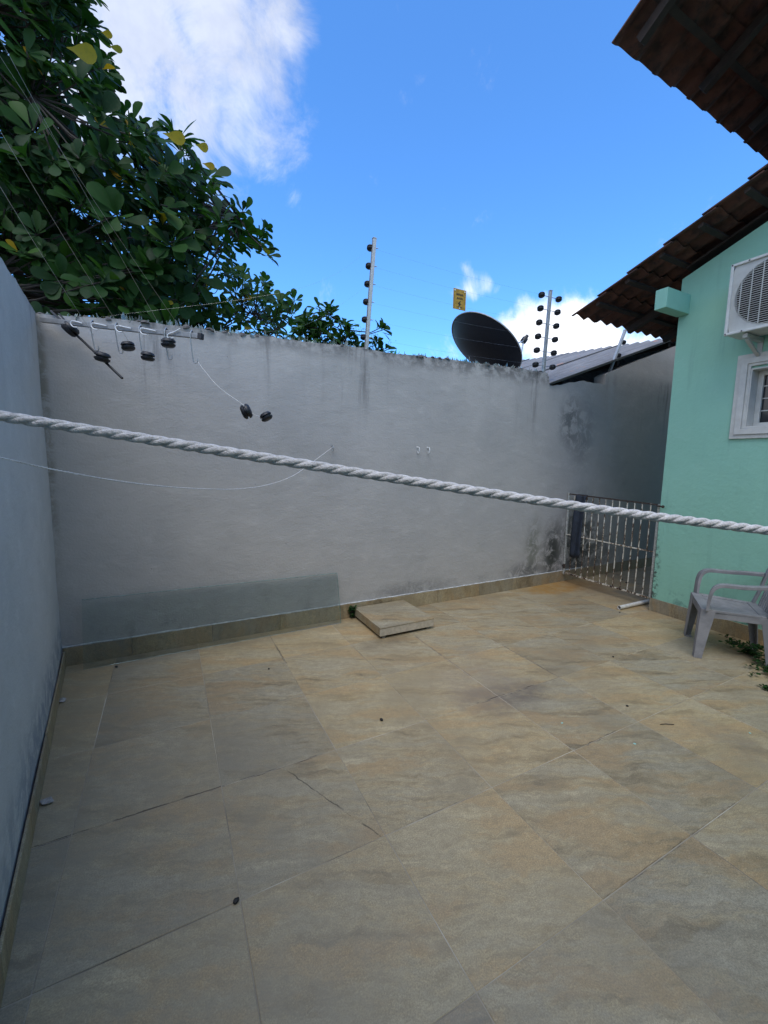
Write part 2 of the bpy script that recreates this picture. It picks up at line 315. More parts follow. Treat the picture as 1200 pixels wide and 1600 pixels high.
M_ROPE = plain('white braided rope', (.70, .665, .64), .9, 0, .16, 110, .6)
M_PVC = plain('white pvc', (.62, .60, .55), .5, 0, .15, 20)
M_NAVY = plain('dark navy rubber', (.022, .03, .045), .6, 0, .35, 14, .2)
M_DARK = plain('dark void', (.008, .008, .008), .9, 0, .1)
def chairm():
    m, t = mat('weathered grey plastic'); p = t.obj(); n = t.noise(p, 7, 6, .65); f = t.noise(p, 60, 5, .7)
    c = t.mix(t.mr(n, .35, .7), (.205, .205, .215), (.30, .295, .305)); c = t.mix(t.mr(f, .55, .75, 0, .5), c, (.17, .165, .17))
    t.out(Base_Color=c, Roughness=.68, Normal=t.bump(f, .15, .002)); return m
M_CHAIR = chairm()
def gatem():
    m, t = mat('chipped white gate paint'); p = t.pos(); n = t.noise(t.map(p, (1, 1, .55)), 34, 4, .7); k = t.noise(p, 3.2, 2, .5)
    e = t.m('ADD', n, t.m('MULTIPLY', t.m('SUBTRACT', k, .5), .35))
    c = t.ramp(e, [(.47, (.66, .62, .52)), (.50, (.45, .38, .26)), (.53, (.12, .06, .03)), (.63, (.03, .022, .018))]); t.out(Base_Color=c, Roughness=.7); return m
M_GATE = gatem()
M_GATEW = plain('gate frame paint', (.42, .42, .38), .6, 0, .35, 60)
M_GATED = plain('rusty gate rail', (.05, .035, .028), .8, 0, .5, 40)
M_ACW = plain('aged white enamel', (.56, .57, .54), .45, 0, .1, 9)
M_ACP = plain('aged white enamel panel', (.47, .48, .45), .5, 0, .1, 6)
M_WIN = plain('old white window paint', (.56, .56, .52), .5, 0, .07, 18, .06)
def darkglass():
    m, t = mat('dark window glass'); t.out(Base_Color=(.012, .016, .022), Roughness=.08, Specular_IOR_Level=.5); return m
M_PANE = darkglass()
def glassm(name, tint, gl=.1, amt=.85):
    m, t = mat(name)
    tr = t.n('ShaderNodeBsdfTransparent', {'Color': tint}); g = t.n('ShaderNodeBsdfGlossy', {'Roughness': .04, 'Color': (.9, 1, .97)})
    df = t.n('ShaderNodeBsdfDiffuse', {'Color': tuple(x*.5 for x in tint)})
    fr = t.n('ShaderNodeFresnel', {'IOR': 1.5}); a = t.n('ShaderNodeMixShader', {0: t.m('MULTIPLY', fr.outputs[0], amt), 1: tr.outputs[0], 2: g.outputs[0]})
    dirt = t.mr(t.noise(t.map(t.pos(), (4, 4, .6)), 1.2, 5, .6), .35, .7, gl*.4, gl*1.6)
    b = t.n('ShaderNodeMixShader', {0: dirt, 1: a.outputs[0], 2: df.outputs[0]})
    t.t.links.new(b.outputs[0], t.n('ShaderNodeOutputMaterial').inputs[0]); return m
M_SHEET = glassm('dusty sheet glass', (.945, .972, .970), .035, .45)
M_SHARD = glassm('broken bottle glass', (.80, .88, .85), .30)
M_SHARDG = glassm('green bottle glass', (.10, .62, .22), .35)
def fibrecement():
    m, t = mat('fibre cement sheet'); p = t.pos(); n = t.noise(t.map(p, (.6, 3, 1)), 3, 6, .65); f = t.noise(p, 40, 4)
    c = t.mix(t.mr(n, .35, .7), (.19, .19, .20), (.27, .27, .28)); c = t.mix(t.mr(f, .58, .75, 0, .4), c, (.25, .24, .235))
    c = t.mix(t.mr(t.noise(p, 2.3, 3), .66, .72, 0, .6), c, (.5, .25, .17)); t.out(Base_Color=c, Roughness=.9, Normal=t.bump(f, .2, .004)); return m
M_FIBRE = fibrecement()
M_DISH = plain('black dish mesh', (.012, .013, .018), .55, 0, .2, 200)
M_SIGN = plain('yellow warning plate', (.42, .25, .035), .55, 0, .25, 30)
M_INK = plain('black sign ink', (.03, .027, .022), .6)
M_BARK = plain('grey brown bark', (.034, .028, .022), .9, 0, .35, 14, .5)
M_STONE = plain('broken render crumb', (.33, .30, .27), .9, 0, .3, 60, .4)
M_SEED = plain('dry black seed', (.012, .010, .009), .6, 0, .2)
M_FLAKE = plain('mint paint flake', (.35, .60, .52), .6, 0, .1)
M_EARTH = plain('bare earth', (.18, .14, .10), .95, 0, .3, 2, .3)
M_TILEEDGE = plain('tile edge body', (.46, .40, .31), .7, 0, .15, 30)
def leafm(name, mul=1.):
    m, t = mat(name); a = t.n('ShaderNodeAttribute', attribute_name='tone').outputs['Fac']; p = t.pos()
    c = t.ramp(a, [(0, (.018*mul, .050*mul, .018*mul)), (.35, (.030*mul, .088*mul, .022*mul)), (.7, (.055*mul, .14*mul, .026*mul)), (.88, (.10*mul, .19*mul, .035*mul)), (.93, (.30, .22, .02)), (1., (.42, .19, .02))])
    c = t.mix(t.mr(t.noise(p, 35, 4), .5, .75, 0, .3), c, (.05, .075, .03))
    b = t.n('ShaderNodeBsdfPrincipled', {'Base Color': c, 'Roughness': .5, 'Specular IOR Level': .14}); tl = t.n('ShaderNodeBsdfTranslucent', {'Color': t.vm('MULTIPLY', c, (1.5, 1.9, .8))})
    mx = t.n('ShaderNodeMixShader', {0: .28, 1: b.outputs[0], 2: tl.outputs[0]}); t.t.links.new(mx.outputs[0], t.n('ShaderNodeOutputMaterial').inputs[0]); return m
M_LEAF = leafm('glossy leaf', .62); M_WEED = leafm('weed leaf', .8)

# ================================================================== SETTING
tag(MB().add([(-400, -400, -.05), (400, -400, -.05), (400, 400, -.05), (-400, 400, -.05)], [(0, 1, 2, 3)]).build('ground', M_EARTH), kind='structure')

# floor: a grout bed with every tile on it
TS = .6; X0, X1 = -1.2, 9.0; Y0, Y1 = -5.4, 1.8
floor = MB().box((-1.2, -5.4, -.045), (9.0, 1.3, -.0018)).build('yard_floor', M_GROUT); tag(floor, kind='structure')
tm = MB().box((-.2983, -.2983, -.012), (.2983, .2983, 0)).mesh('floor_tile', .0015, seg=1); tm.materials.append(M_TILE)
for i in range(-2, 15):
    for j in range(-9, 2):
        cx, cy = i*TS+.3, j*TS+.3
        if cx > 4.9 and cy < -.4: continue
        o = link('floor_tile', tm, floor); o.location = (cx+rng.uniform(-.0006, .0006), cy+rng.uniform(-.0006, .0006), rng.uniform(-.0008, .0008)); o.rotation_euler = (rng.uniform(-.0008, .0008), rng.uniform(-.0008, .0008), rng.uniform(-.001, .001))

# ------------------------------------------------------------------ back wall
YB = 1.2
def wob(x, s=3., a=.012): return a*(mnoise.noise(Vector((x*s, 1.7, .3)))+.6*mnoise.noise(Vector((x*s*4, 5.1, 2.))))
def top_z(x):
    P = [(-1.3, 2.585), (-.92, 2.59), (-.4, 2.635), (.15, 2.645), (.8, 2.67), (1.6, 2.685), (2.6, 2.703), (3.5, 2.728), (4.12, 2.738)]
    for (a, za), (b, zb) in zip(P, P[1:]):
        if x <= b: return za+(zb-za)*(x-a)/(b-a)
    return P[-1][1]
prof = []
x = -1.15
while x < 4.10: prof.append((x, top_z(x)+wob(x))); x += .045
prof += [(4.105, 2.715), (4.13, 2.66), (4.145, 2.585)]
x = 4.2
while x < 5.2: prof.append((x, 2.575+.12*min(1, (x-4.15)/.6)+wob(x, 5, .014))); x += .07
prof += [(5.2, 2.69), (5.205, 2.83)]
x = 5.26
while x < 6.9: prof.append((x, 2.86+.362*(x-5.26)+wob(x, 4, .012))); x += .09
prof += [(6.95, 3.46), (9.2, 3.0)]
bw = MB()
n = len(prof); NR = 14
V = []
for (px, pz) in prof:                      # front face as a grid so that the hand-trowelled render waves a little
    for k in range(NR+1):
        z = -.1+(pz+.1)*k/NR; a = .009 if k < NR else .012
        V.append((px, YB-a*mnoise.noise(Vector((px*1.1, z*1.1, 3.)))-.004*mnoise.noise(Vector((px*4, z*4, 9.))), z))
k0 = len(V); V += [(px, YB+.17, -.1) for px, pz in prof]+[(px, YB+.17, pz-.012) for px, pz in prof]
F = [(i*(NR+1)+k, (i+1)*(NR+1)+k, (i+1)*(NR+1)+k+1, i*(NR+1)+k+1) for i in range(n-1) for k in range(NR)]
F += [(i*(NR+1)+NR, (i+1)*(NR+1)+NR, k0+n+i+1, k0+n+i) for i in range(n-1)]+[(k0+i, k0+n+i, k0+n+i+1, k0+i+1) for i in range(n-1)]
bw.add(V, F); backwall = bw.build('back_wall', M_WALL, None, 0, True)
tag(backwall, 'tall grey stained rendered wall across the back, topped with broken glass', 'wall')
# skirting tiles
def skirt_run(p, q, parent, hgt=.14, th=.011, first=.45, piece=.6):
    p, q = Vector(p), Vector(q); d = (q-p).normalized(); L = (q-p).length; nrm = Vector((d.y, -d.x, 0)); t = 0; step = first
    while t < L-.01:
        e = min(L, t+step); step = piece+rng.uniform(-.01, .01); m = MB(); w_ = e-t-.003; ht = hgt+rng.uniform(-.004, .003)
        m.box((0, -th, .001), (w_, 0, ht)); o = link('skirting_tile', m.mesh('skirting_tile', .0015, seg=1), parent, M_SKIRT)
        o.matrix_world = Matrix.Translation(p+d*t)@Matrix(((d.x, -nrm.x, 0, 0), (d.y, -nrm.y, 0, 0), (0, 0, 1, 0), (0, 0, 0, 1))); t = e
skirt_run((-.935, YB-.008, 0), (8.9, YB-.008, 0), backwall, .148)
# thin cement fillet on top of the skirting
M_CEM = plain('white cement line', (.50, .50, .49), .9, 0, .25, 30, .4)
fl = MB(); pts = [(-.94+.06*i, YB-.008-.004*rng.random(), .150+.004*rng.random()) for i in range(100)]
fl.tube(pts, [.006+.004*rng.random() for _ in pts], 5); fl.build('cement_fillet', M_CEM, backwall)
# broken glass set in the wall head
def shards(xs, mat_, name, hmin, hmax):
    g = MB()
    for xx in xs:
        yy = YB+rng.uniform(.0, .12); z0 = top_z(xx)+wob(xx)-.02; h = rng.uniform(hmin, hmax)+.02; wd = rng.uniform(.012, .045); a = rng.uniform(0, math.pi); dx, dy = math.cos(a), math.sin(a); th = .0025
        lean = (rng.uniform(-.02, .02), rng.uniform(-.02, .02)); nx, ny = -dy*th, dx*th
        prof_ = [(-wd/2, 0), (wd/2, 0), (wd/2*rng.uniform(.5, 1), h*rng.uniform(.4, .8)), (wd*rng.uniform(-.3, .3), h), (-wd/2*rng.uniform(.5, 1), h*rng.uniform(.3, .7))]
        v0 = [(xx+dx*u+lean[0]*z/h+s*nx, yy+dy*u+lean[1]*z/h+s*ny, z0+z) for s in (-1, 1) for u, z in prof_]
        g.add(v0, [(4, 3, 2, 1, 0), (5, 6, 7, 8, 9)]+[(i, (i+1) % 5, (i+1) % 5+5, i+5) for i in range(5)])
    return tag(g.build(name, mat_, backwall), kind='stuff')
shards([rng.uniform(-.9, 4.08) for _ in range(330)], M_SHARD, 'glass_shards', .012, .042)
shards([rng.choice((-.35, -.1, .1, .3, .75, 1.05, 1.3, 1.45, 2.3, 2.9, 3.3, 3.6))+rng.uniform(-.12, .12) for _ in range(34)], M_SHARD, 'tall_glass_shards', .035, .075)
shards([1.93+rng.uniform(-.03, .03) for _ in range(4)], M_SHARDG, 'green_glass_shards', .03, .05)
mort = MB()
for _ in range(230):
    xx = rng.uniform(-.92, 4.08); s = rng.uniform(.008, .030); mort.lathe((xx, YB+rng.uniform(.005, .14), top_z(xx)+wob(xx)-.006), (rng.uniform(-.4, .4), rng.uniform(-.4, .4), 1), [(0, s*1.3), (s*.5, s), (s*.9, s*.4)], 6)
M_MORT = plain('blackened mortar', (.11, .10, .095), .95, 0, .4, 40, .4)
tag(mort.build('mortar_lumps', M_MORT, backwall), kind='stuff')

# ------------------------------------------------------------------ left wall (not quite square to the back wall)
def lx(y): return -.945-.107*(y-1.2)
def ltop(y): return 2.60+.07*(y-1.2)*.9 if y > -2 else 2.38
lw = MB(); ys = [1.36-.07*i for i in range(96)]; V = []
for yy in ys:
    zt = ltop(yy)+wob(yy+7, 3, .016)
    for k in range(NR+1):
        z = -.1+(zt+.1)*k/NR; V.append((lx(yy)+.008*mnoise.noise(Vector((yy*1.1, z*1.1, 13.)))+.004*mnoise.noise(Vector((yy*4, z*4, 19.))), yy, z))
k0 = len(V); n = len(ys); V += [(lx(yy)-.16, yy, -.1) for yy in ys]+[(lx(yy)-.16, yy, ltop(yy)+wob(yy+7, 3, .016)-.01) for yy in ys]
F = [(i*(NR+1)+k, i*(NR+1)+k+1, (i+1)*(NR+1)+k+1, (i+1)*(NR+1)+k) for i in range(n-1) for k in range(NR)]
F += [(i*(NR+1)+NR, k0+n+i, k0+n+i+1, (i+1)*(NR+1)+NR) for i in range(n-1)]+[(k0+i, k0+i+1, k0+n+i+1, k0+n+i) for i in range(n-1)]
leftwall = lw.add(V, F).build('left_wall', M_LWALL, None, 0, True)
tag(leftwall, 'pale blue grey rendered wall running along the left side', 'wall')
skirt_run((lx(-5.2)+.008, -5.2, 0), (lx(1.18)+.008, 1.18, 0), leftwall, .125, .010)

# ------------------------------------------------------------------ mint house on the right
HX = 4.55; HY = -.03
house = empty('mint_house', (HX, HY, 0)); tag(house, 'mint green house with gable wall under an overhanging clay tile roof', 'house')
def hpart(mb, name, mt, bevel=0, smooth=False, parent=None):
    o = mb.build(name, mt, None, bevel, smooth); par = parent or house; o.parent = par; o.matrix_parent_inverse = par.matrix_world.inverted() if par is not house else Matrix.Translation((-HX, -HY, 0)); return o
SL = math.tan(R_(20.4)); EY, EZ = .893, 3.31                # lower eave line (y, z) at the verge
def rz1(y): return EZ+SL*(EY-y)
WT = .17                                                     # wall stops this far under the tile line
wy0, wy1, wz0, wz1 = -1.40, -.70, 1.955, 2.485               # window opening
g = MB()
g.prism([(HY, -.1), (HY, rz1(HY)-WT), (wy1, rz1(wy1)-WT), (wy1, -.1)], HX, HX+.25, 'x')
g.prism([(wy1, -.1), (wy1, wz0), (wy0, wz0), (wy0, -.1)], HX, HX+.25, 'x')
g.prism([(wy1, wz1), (wy1, rz1(wy1)-WT), (-1.3, rz1(-1.3)-WT), (-1.3, 5.35), (wy0, 5.40), (wy0, wz1)], HX, HX+.25, 'x')
g.prism([(wy0, -.1), (wy0, 5.40), (-3.4, 6.3), (-6.5, 4.6), (-6.5, -.1)], HX, HX+.25, 'x')
g.box((HX+.25, HY-.22, -.1), (9.2, HY, rz1(HY)-WT))
g.box((HX+.25, -1.5, rz1(-1.3)-.2), (9.2, -1.3, 5.35))
g.box((HX+.25, -6.5, -.1), (9.2, -6.3, 4.6))
hpart(g, 'wall', M_MINT)
g = MB(); g.prism([(-1.1, -.1), (-1.1, 3.1), (HX-.002, 3.1), (HX-.002, -.1)], -4.9, -4.7, 'y'); hpart(g, 'added_shade_wall', M_MINT)  # unseen wing behind the viewer, added to put the near yard in shade
g = MB(); g.prism([(-4.0, 3.02), (-4.0, 3.08), (-6.5, 4.1), (-6.5, 4.04)], -1.1, HX-.004, 'x'); hpart(g, 'added_shade_roof', M_WOOD)  # roof of the unseen wing, added to block sky and sun
# roof, lower slope
def tile_mesh(pitch, length, name):
    n_ = 12; V = []; th = .012
    for v, hv in ((0, .030), (length*.5, .015), (length, 0)):
        for lay in (0, 1):
            for i in range(n_+1):
                u = (i/n_-.5)*pitch*1.06; hh = math.cos(2*math.pi*u/pitch)*pitch*.14; hh = hh if hh > 0 else hh*.75
                V.append((u, v, hv+hh-lay*th))
    c = n_+1; F = []
    for s in range(2):
        for i in range(n_):
            a = s*2*c+i; F.append((a, a+1, a+2*c+1, a+2*c)); a += c; F.append((a, a+2*c, a+2*c+1, a+1))
        for i in (0, n_): a = s*2*c+i; F.append((a, a+2*c, a+3*c, a+c))
    for s in (0, 2):
        for i in range(n_): a = s*2*c+i; F.append((a, a+c, a+c+1, a+1))
    me = MB().add(V, F).mesh(name, 0, True); me.materials.append(M_CLAY); return me
def tiled_roof(xv, ey, ez, ang, pitch, nx, ncourse, course, decky, rafters, parent, deckx):
    c, s = math.cos(ang), math.sin(ang)
    B = Matrix(((-1, 0, 0, 0), (0, -c, s, 0), (0, s, c, 0), (0, 0, 0, 1)))
    Lr = ncourse*course+.2; x1 = xv+nx*pitch
    def P(x_, v, h): return Vector((x_, ey-c*v+s*h, ez+s*v+c*h))
    m = MB()                                                   # boarded deck inside the wall line
    v0 = (ey-decky)/c
    m.add([P(deckx, v0, -.085), P(x1, v0, -.085), P(x1, Lr, -.085), P(deckx, Lr, -.085), P(deckx, v0, -.065), P(x1, v0, -.065), P(x1, Lr, -.065), P(deckx, Lr, -.065)], [(0, 1, 2, 3), (4, 5, 6, 7), (0, 1, 5, 4), (1, 2, 6, 5), (2, 3, 7, 6), (3, 0, 4, 7)])
    roof = hpart(m, 'roof', M_WOOD)
    up = Vector((0, s, c))
    for i in range(ncourse+1):
        v = i*course+.30; b = MB(); b.bar(P(xv+.04, v, -.052), P(x1, v, -.052), .045, .03, up); hpart(b, 'batten', M_WOOD, parent=roof)
    for rx in rafters: b = MB(); b.bar(P(rx, .10, -.105), P(rx, Lr, -.105), .06, .075, up); hpart(b, 'rafter', M_WOOD, .004, parent=roof)
    for pv in ((.95, 2.2) if xv < 4 else ()):
        if pv < Lr: b = MB(); b.bar(P(xv+.10, pv, -.205), P(x1, pv, -.205), .09, .125, up); hpart(b, 'purlin', M_WOOD, .006, parent=roof)
    me = tile_mesh(pitch, course+.09, 'roof_tile')
    inv = roof.matrix_world.inverted()
    for i in range(nx):
        for j in range(ncourse):
            o = link('roof_tile', me, roof); jit = Matrix.Translation((rng.uniform(-.004, .004), rng.uniform(-.010, .010), rng.uniform(-.003, .004)))@Matrix.Rotation(rng.uniform(-.012, .012), 4, 'Z')
            o.matrix_parent_inverse = Matrix.Translation((-HX, -HY, 0)) if False else Matrix.Identity(4)
            o.matrix_basis = roof.matrix_parent_inverse.inverted()@Matrix.Identity(4) if False else Matrix.Translation(P(xv+pitch*(i+.5), j*course, 0))@B@jit
            o.matrix_parent_inverse = ROOFINV
    return roof
ROOFINV = Matrix.Identity(4)     # roof mesh coordinates are world coordinates, so its children use them too
tiled_roof(4.08, EY, EZ, R_(20.4), .208, 18, 7, .345, HY, [4.95, 5.7, 6.45, 7.2], house, HX)
tiled_roof(3.0, -.205, 4.815, R_(30), .257, 16, 6, .36, -1.3, [3.13, 4.0, 4.87, 5.74, 6.6], house, HX)
# the stub of concrete beam at the corner
hpart(MB().box((4.152, -.126, 3.12), (HX, -.012, 3.305)), 'beam', M_MINT, .006)
skirt = skirt_run
def hskirt(p, q, hgt):
    p, q = Vector(p), Vector(q); d = (q-p).normalized(); L = (q-p).length; t = 0
    while t < L-.02:
        e = min(L, t+.6); w_ = e-t-.003; nn = Vector((d.y, -d.x, 0)); a, b = p+d*t, p+d*(t+w_)
        hpart(MB().add([a, b, b+nn*.012, a+nn*.012]+[v_+Vector((0, 0, hgt)) for v_ in (a, b, b+nn*.012, a+nn*.012)], [(0, 1, 2, 3), (4, 5, 6, 7), (0, 1, 5, 4), (1, 2, 6, 5), (2, 3, 7, 6), (3, 0, 4, 7)]), 'skirting_tile', M_SKIRT, .0015); t = e
hskirt((HX, HY+.012, .001), (HX, -5.2, .001), .142)
hskirt((8.9, HY, .001), (HX+.02, HY, .001), .142)
# window
wm = MB()
def ring(m, y0, y1, z0, z1, wdt, xa, xb):       # a mitred picture-frame moulding on a wall facing -x
    o_ = [(y0, z0), (y1, z0), (y1, z1), (y0, z1)]; i_ = [(y0+wdt, z0+wdt), (y1-wdt, z0+wdt), (y1-wdt, z1-wdt), (y0+wdt, z1-wdt)]
    V = [(xa, *p) for p in o_]+[(xa, *p) for p in i_]+[(xb, *p) for p in o_]+[(xb, *p) for p in i_]; F = []
    for k in range(4):
        l = (k+1) % 4; F += [(k, l, l+4, k+4), (k+8, k+12, l+12, l+8), (k, k+8, l+8, l), (k+4, l+4, l+12, k+12)]
    m.add(V, F)
ring(wm, wy0-.105, wy1+.108, wz0-.092, wz1+.13, .035, HX-.022, HX-.001)
ring(wm, wy0-.068, wy1+.071, wz0-.055, wz1+.093, .050, HX-.036, HX-.001)
ring(wm, wy0-.017, wy1+.020, wz0-.004, wz1+.042, .022, HX-.026, HX-.001)
win = hpart(wm, 'window', M_WIN, .003)
fr = MB(); ring(fr, wy0+.001, wy1-.001, wz0+.001, wz1-.001, .012, HX-.02, HX+.14); hpart(fr, 'reveal', M_WIN, parent=win)
fr = MB(); ring(fr, wy0+.014, wy1-.014, wz0+.014, wz1-.014, .040, HX+.10, HX+.14); hpart(fr, 'frame', M_WIN, .003, parent=win)
hpart(MB().box((HX+.125, wy0+.05, wz0+.05), (HX+.131, wy1-.05, wz1-.05)), 'pane', M_PANE, parent=win)
for k in range(1, 4): hpart(MB().box((HX+.116, wy0+.05, wz0+.05+k*.11-.005), (HX+.1245, wy1-.05, wz0+.05+k*.11+.005)), 'glazing_bar', M_ACP, parent=win)

# ------------------------------------------------------------------ air conditioner
ac = empty('air_conditioner', (4.40, -.99, 2.74)); tag(ac, 'aged white outdoor air conditioner unit with round grille on the mint wall', 'air conditioner')
def apart(mb, name, mt, bevel=0, parent=None, root=None):
    root = root or ac; o = mb.build(name, mt, parent or root, bevel)
    o.matrix_parent_inverse = Matrix.Translation(-Vector(root.location)) if parent is None else Matrix.Identity(4); return o
ax0, ay0, ay1, az0, az1 = 4.22, -1.40, -.60, 2.742, 3.33
g = MB(); g.box((ax0+.03, ay0+.004, az0+.004), (4.50, ay1-.004, az1-.004)); casing = apart(g, 'casing', M_ACW, .008)
g = MB(); ring(g, ay0, ay1, az0, az1, .022, ax0-.004, ax0+.032); apart(g, 'front_rim', M_ACW, .006)
cy_, cz_, cr_ = -.905, 3.035, .258
g = MB(); NS = 48; V = []; sq = []
for k in range(NS):
    a = 2*math.pi*k/NS; ca, sa = math.cos(a), math.sin(a); V.append((ax0+.012, cy_+cr_*ca, cz_+cr_*sa))
for k in range(NS):
    a = 2*math.pi*k/NS; ca, sa = math.cos(a), math.sin(a)
    ty = ((ay1-.02-cy_) if ca > 0 else (ay0+.02-cy_))/ca if abs(ca) > 1e-6 else 1e9; tz = ((az1-.02-cz_) if sa > 0 else (az0+.02-cz_))/sa if abs(sa) > 1e-6 else 1e9; t_ = min(ty, tz)
    V.append((ax0+.012, cy_+t_*ca, cz_+t_*sa))
V += [(ax0+.029, cy_+cr_*.97*math.cos(2*math.pi*k/NS), cz_+cr_*.97*math.sin(2*math.pi*k/NS)) for k in range(NS)]
F = [(k, (k+1) % NS, NS+(k+1) % NS, NS+k) for k in range(NS)]+[(k, 2*NS+k, 2*NS+(k+1) % NS, (k+1) % NS) for k in range(NS)]
apart(MB().add(V, F), 'front_panel', M_ACP)
dk = MB(); dk.add([(ax0+.0285, cy_+cr_*.99*math.cos(2*math.pi*k/NS), cz_+cr_*.99*math.sin(2*math.pi*k/NS)) for k in range(NS)], [tuple(range(NS))]); apart(dk, 'fan_opening', M_DARK)
gr_ = MB()
k = -14
while k <= 14:
    zz = k*cr_/14.6; hw = math.sqrt(max(0, cr_**2-zz**2)); gr_.bar((ax0+.008, cy_-hw, cz_+zz), (ax0+.008, cy_+hw, cz_+zz), .004, .0042); k += 1
gq = apart(gr_, 'grille', M_ACP)
for k in range(-3, 4):
    yy = k*cr_/3.6; hw = math.sqrt(cr_**2-yy**2); apart(MB().bar((ax0+.003, cy_+yy, cz_-hw), (ax0+.003, cy_+yy, cz_+hw), .006, .006), 'grille_bar', M_ACP)
for yy in (ay1-.012, ay1-.13):
    for zz in (az0+.011, az1-.011): apart(MB().lathe((ax0-.004, yy, zz), (-1, 0, 0), [(0, .006), (.003, .006), (.004, .002)], 8), 'screw', M_BLACK)
for yy in (ay1-.14, ay0+.12):
    b = MB(); b.bar((4.26, yy, az0-.022), (HX, yy, az0-.022), .035, .036); b.bar((4.30, yy, az0-.045), (HX-.002, yy, az0-.16), .028, .022); b.box((HX-.006, yy-.02, az0-.24), (HX-.001, yy+.02, az0-.002)); apart(b, 'bracket', M_ACP, .003)
    apart(MB().lathe((4.31, yy+.003, az0-.004), (0, 0, -1), [(0, .02), (.014, .022), (.016, .008), (.05, .008)], 10), 'rubber_foot', M_BLACK)

# ------------------------------------------------------------------ neighbour's shed behind the wall
shed = empty('neighbour_shed', (5.5, 4.5, 0)); tag(shed, 'neighbouring shed with grey corrugated fibre cement roof rising behind the wall', 'shed')
def rpart(root):
    def f(mb, name, mt, bevel=0, smooth=False, parent=None):
        o = mb.build(name, mt, parent or root, bevel, smooth)
        o.matrix_parent_inverse = Matrix.Identity(4) if parent else root.matrix_basis.inverted() if root.rotation_euler.z == 0 and False else Matrix.Translation(-Vector(root.location)); return o
    return f
sp = rpart(shed)
def shed_z(x_): return 2.60+.352*(x_-4.14)
sh_y = 1.17
def sheet(y0, lo, hi, dz, name='roof_sheet', flip=1):
    m = MB(); ny, per = 48, .176; V = []; wd = 1.1
    for xx in (lo, lo+(hi-lo)*.33, lo+(hi-lo)*.66, hi):
        for i in range(ny+1):
            yy = y0+wd*i/ny; zz = shed_z(xx)+.085*(yy-1.2)+dz+.024*math.cos(2*math.pi*(yy-y0)/per)
            if flip < 0: zz = shed_z(2*6.88-xx)+.085*(yy-1.2)+dz+.024*math.cos(2*math.pi*(yy-y0)/per)
            V += [(xx, yy, zz), (xx, yy, zz-.007)]
    c_ = 2*(ny+1); F = []
    for s in range(3):
        for i in range(ny): a = s*c_+2*i; F += [(a, a+2, a+c_+2, a+c_), (a+1, a+c_+1, a+c_+3, a+3)]
        for i in (0, ny): a = s*c_+2*i; F.append((a, a+c_, a+c_+1, a+1))
    for s in (0, 3):
        for i in range(ny): a = s*c_+2*i; F.append((a, a+1, a+3, a+2))
    return sp(m.add(V, F), name, M_FIBRE, 0, True)
for k in range(7):
    sheet(sh_y+k*1.02, 4.13+rng.uniform(-.02, .02), 6.90, .006*(k % 2)+.002*k)
    if k < 7: sheet(sh_y+k*1.02, 6.86, 9.4, .006*(k % 2)+.002*k-.02, flip=-1)
sp(MB().box((4.25, 8.1, -.1), (9.2, 8.25, 2.5)), 'wall', M_WALL); sp(MB().box((4.25, 1.38, -.1), (4.4, 8.1, 2.55)), 'wall', M_WALL); sp(MB().box((9.05, 1.38, -.1), (9.2, 8.1, 2.6)), 'wall', M_WALL)
for xx in (4.5, 5.6, 6.8): sp(MB().bar((xx, 1.30, shed_z(xx)-.075), (xx, 8.1, shed_z(xx)-.075), .06, .08), 'purlin', M_WOOD)

# ================================================================== OBJECTS
# ------------------------------------------------------------------ gate
gate = empty('iron_gate', (4.605, .59, 0)); tag(gate, 'low iron bar gate with chipped white paint closing the side passage', 'gate'); gp = rpart(gate)
GX = 4.605; gl, gr = 1.172, .012
gp(MB().bar((GX, gl, .10), (GX, gl+.004, 1.225), .022, .022, Vector((1, 0, 0))), 'post', M_GATEW, .002)
gp(MB().bar((GX-.004, gr, .12), (GX-.004, gr-.006, 1.185), .026, .026, Vector((1, 0, 0))), 'post', M_GATEW, .002)
gp(MB().bar((GX, gl-.011, 1.207), (GX, gr+.013, 1.176), .016, .016), 'top_rail', M_GATED)
gp(MB().bar((GX-.012, gl-.011, .662), (GX-.012, gr+.013, .650), .010, .013), 'middle_rail', M_GATE)
gp(MB().bar((GX, gl-.011, .128), (GX, gr+.013, .118), .018, .018), 'bottom_rail', M_GATE)
NB = 12
for k in range(NB):
    yy = gl-(gl-gr)*(k+1)/(NB+1)+rng.uniform(-.004, .004); gp(MB().tube([(GX, yy+.003, .128), (GX+rng.uniform(-.004, .004), yy+rng.uniform(-.003, .003), .66), (GX, yy, 1.19)], .0065, 7), 'bar', M_GATE)
gp(MB().tube([(GX-.02, .03, 1.172), (4.515, -.02, 1.170), (4.50, -.085, 1.170)], .009, 7).lathe((4.50, -.085, 1.170), (0, -1, 0), [(-.01, .015), (.008, .015)], 8), 'latch', M_GATED)
for zz in (.22, 1.08): gp(MB().lathe((GX-.004, gl+.0, zz), (0, 0, 1), [(-.03, .016), (.03, .016)], 8).box((GX-.008, gl, zz-.012), (GX+.006, YB+.01, zz+.012)), 'hinge', M_GATED)
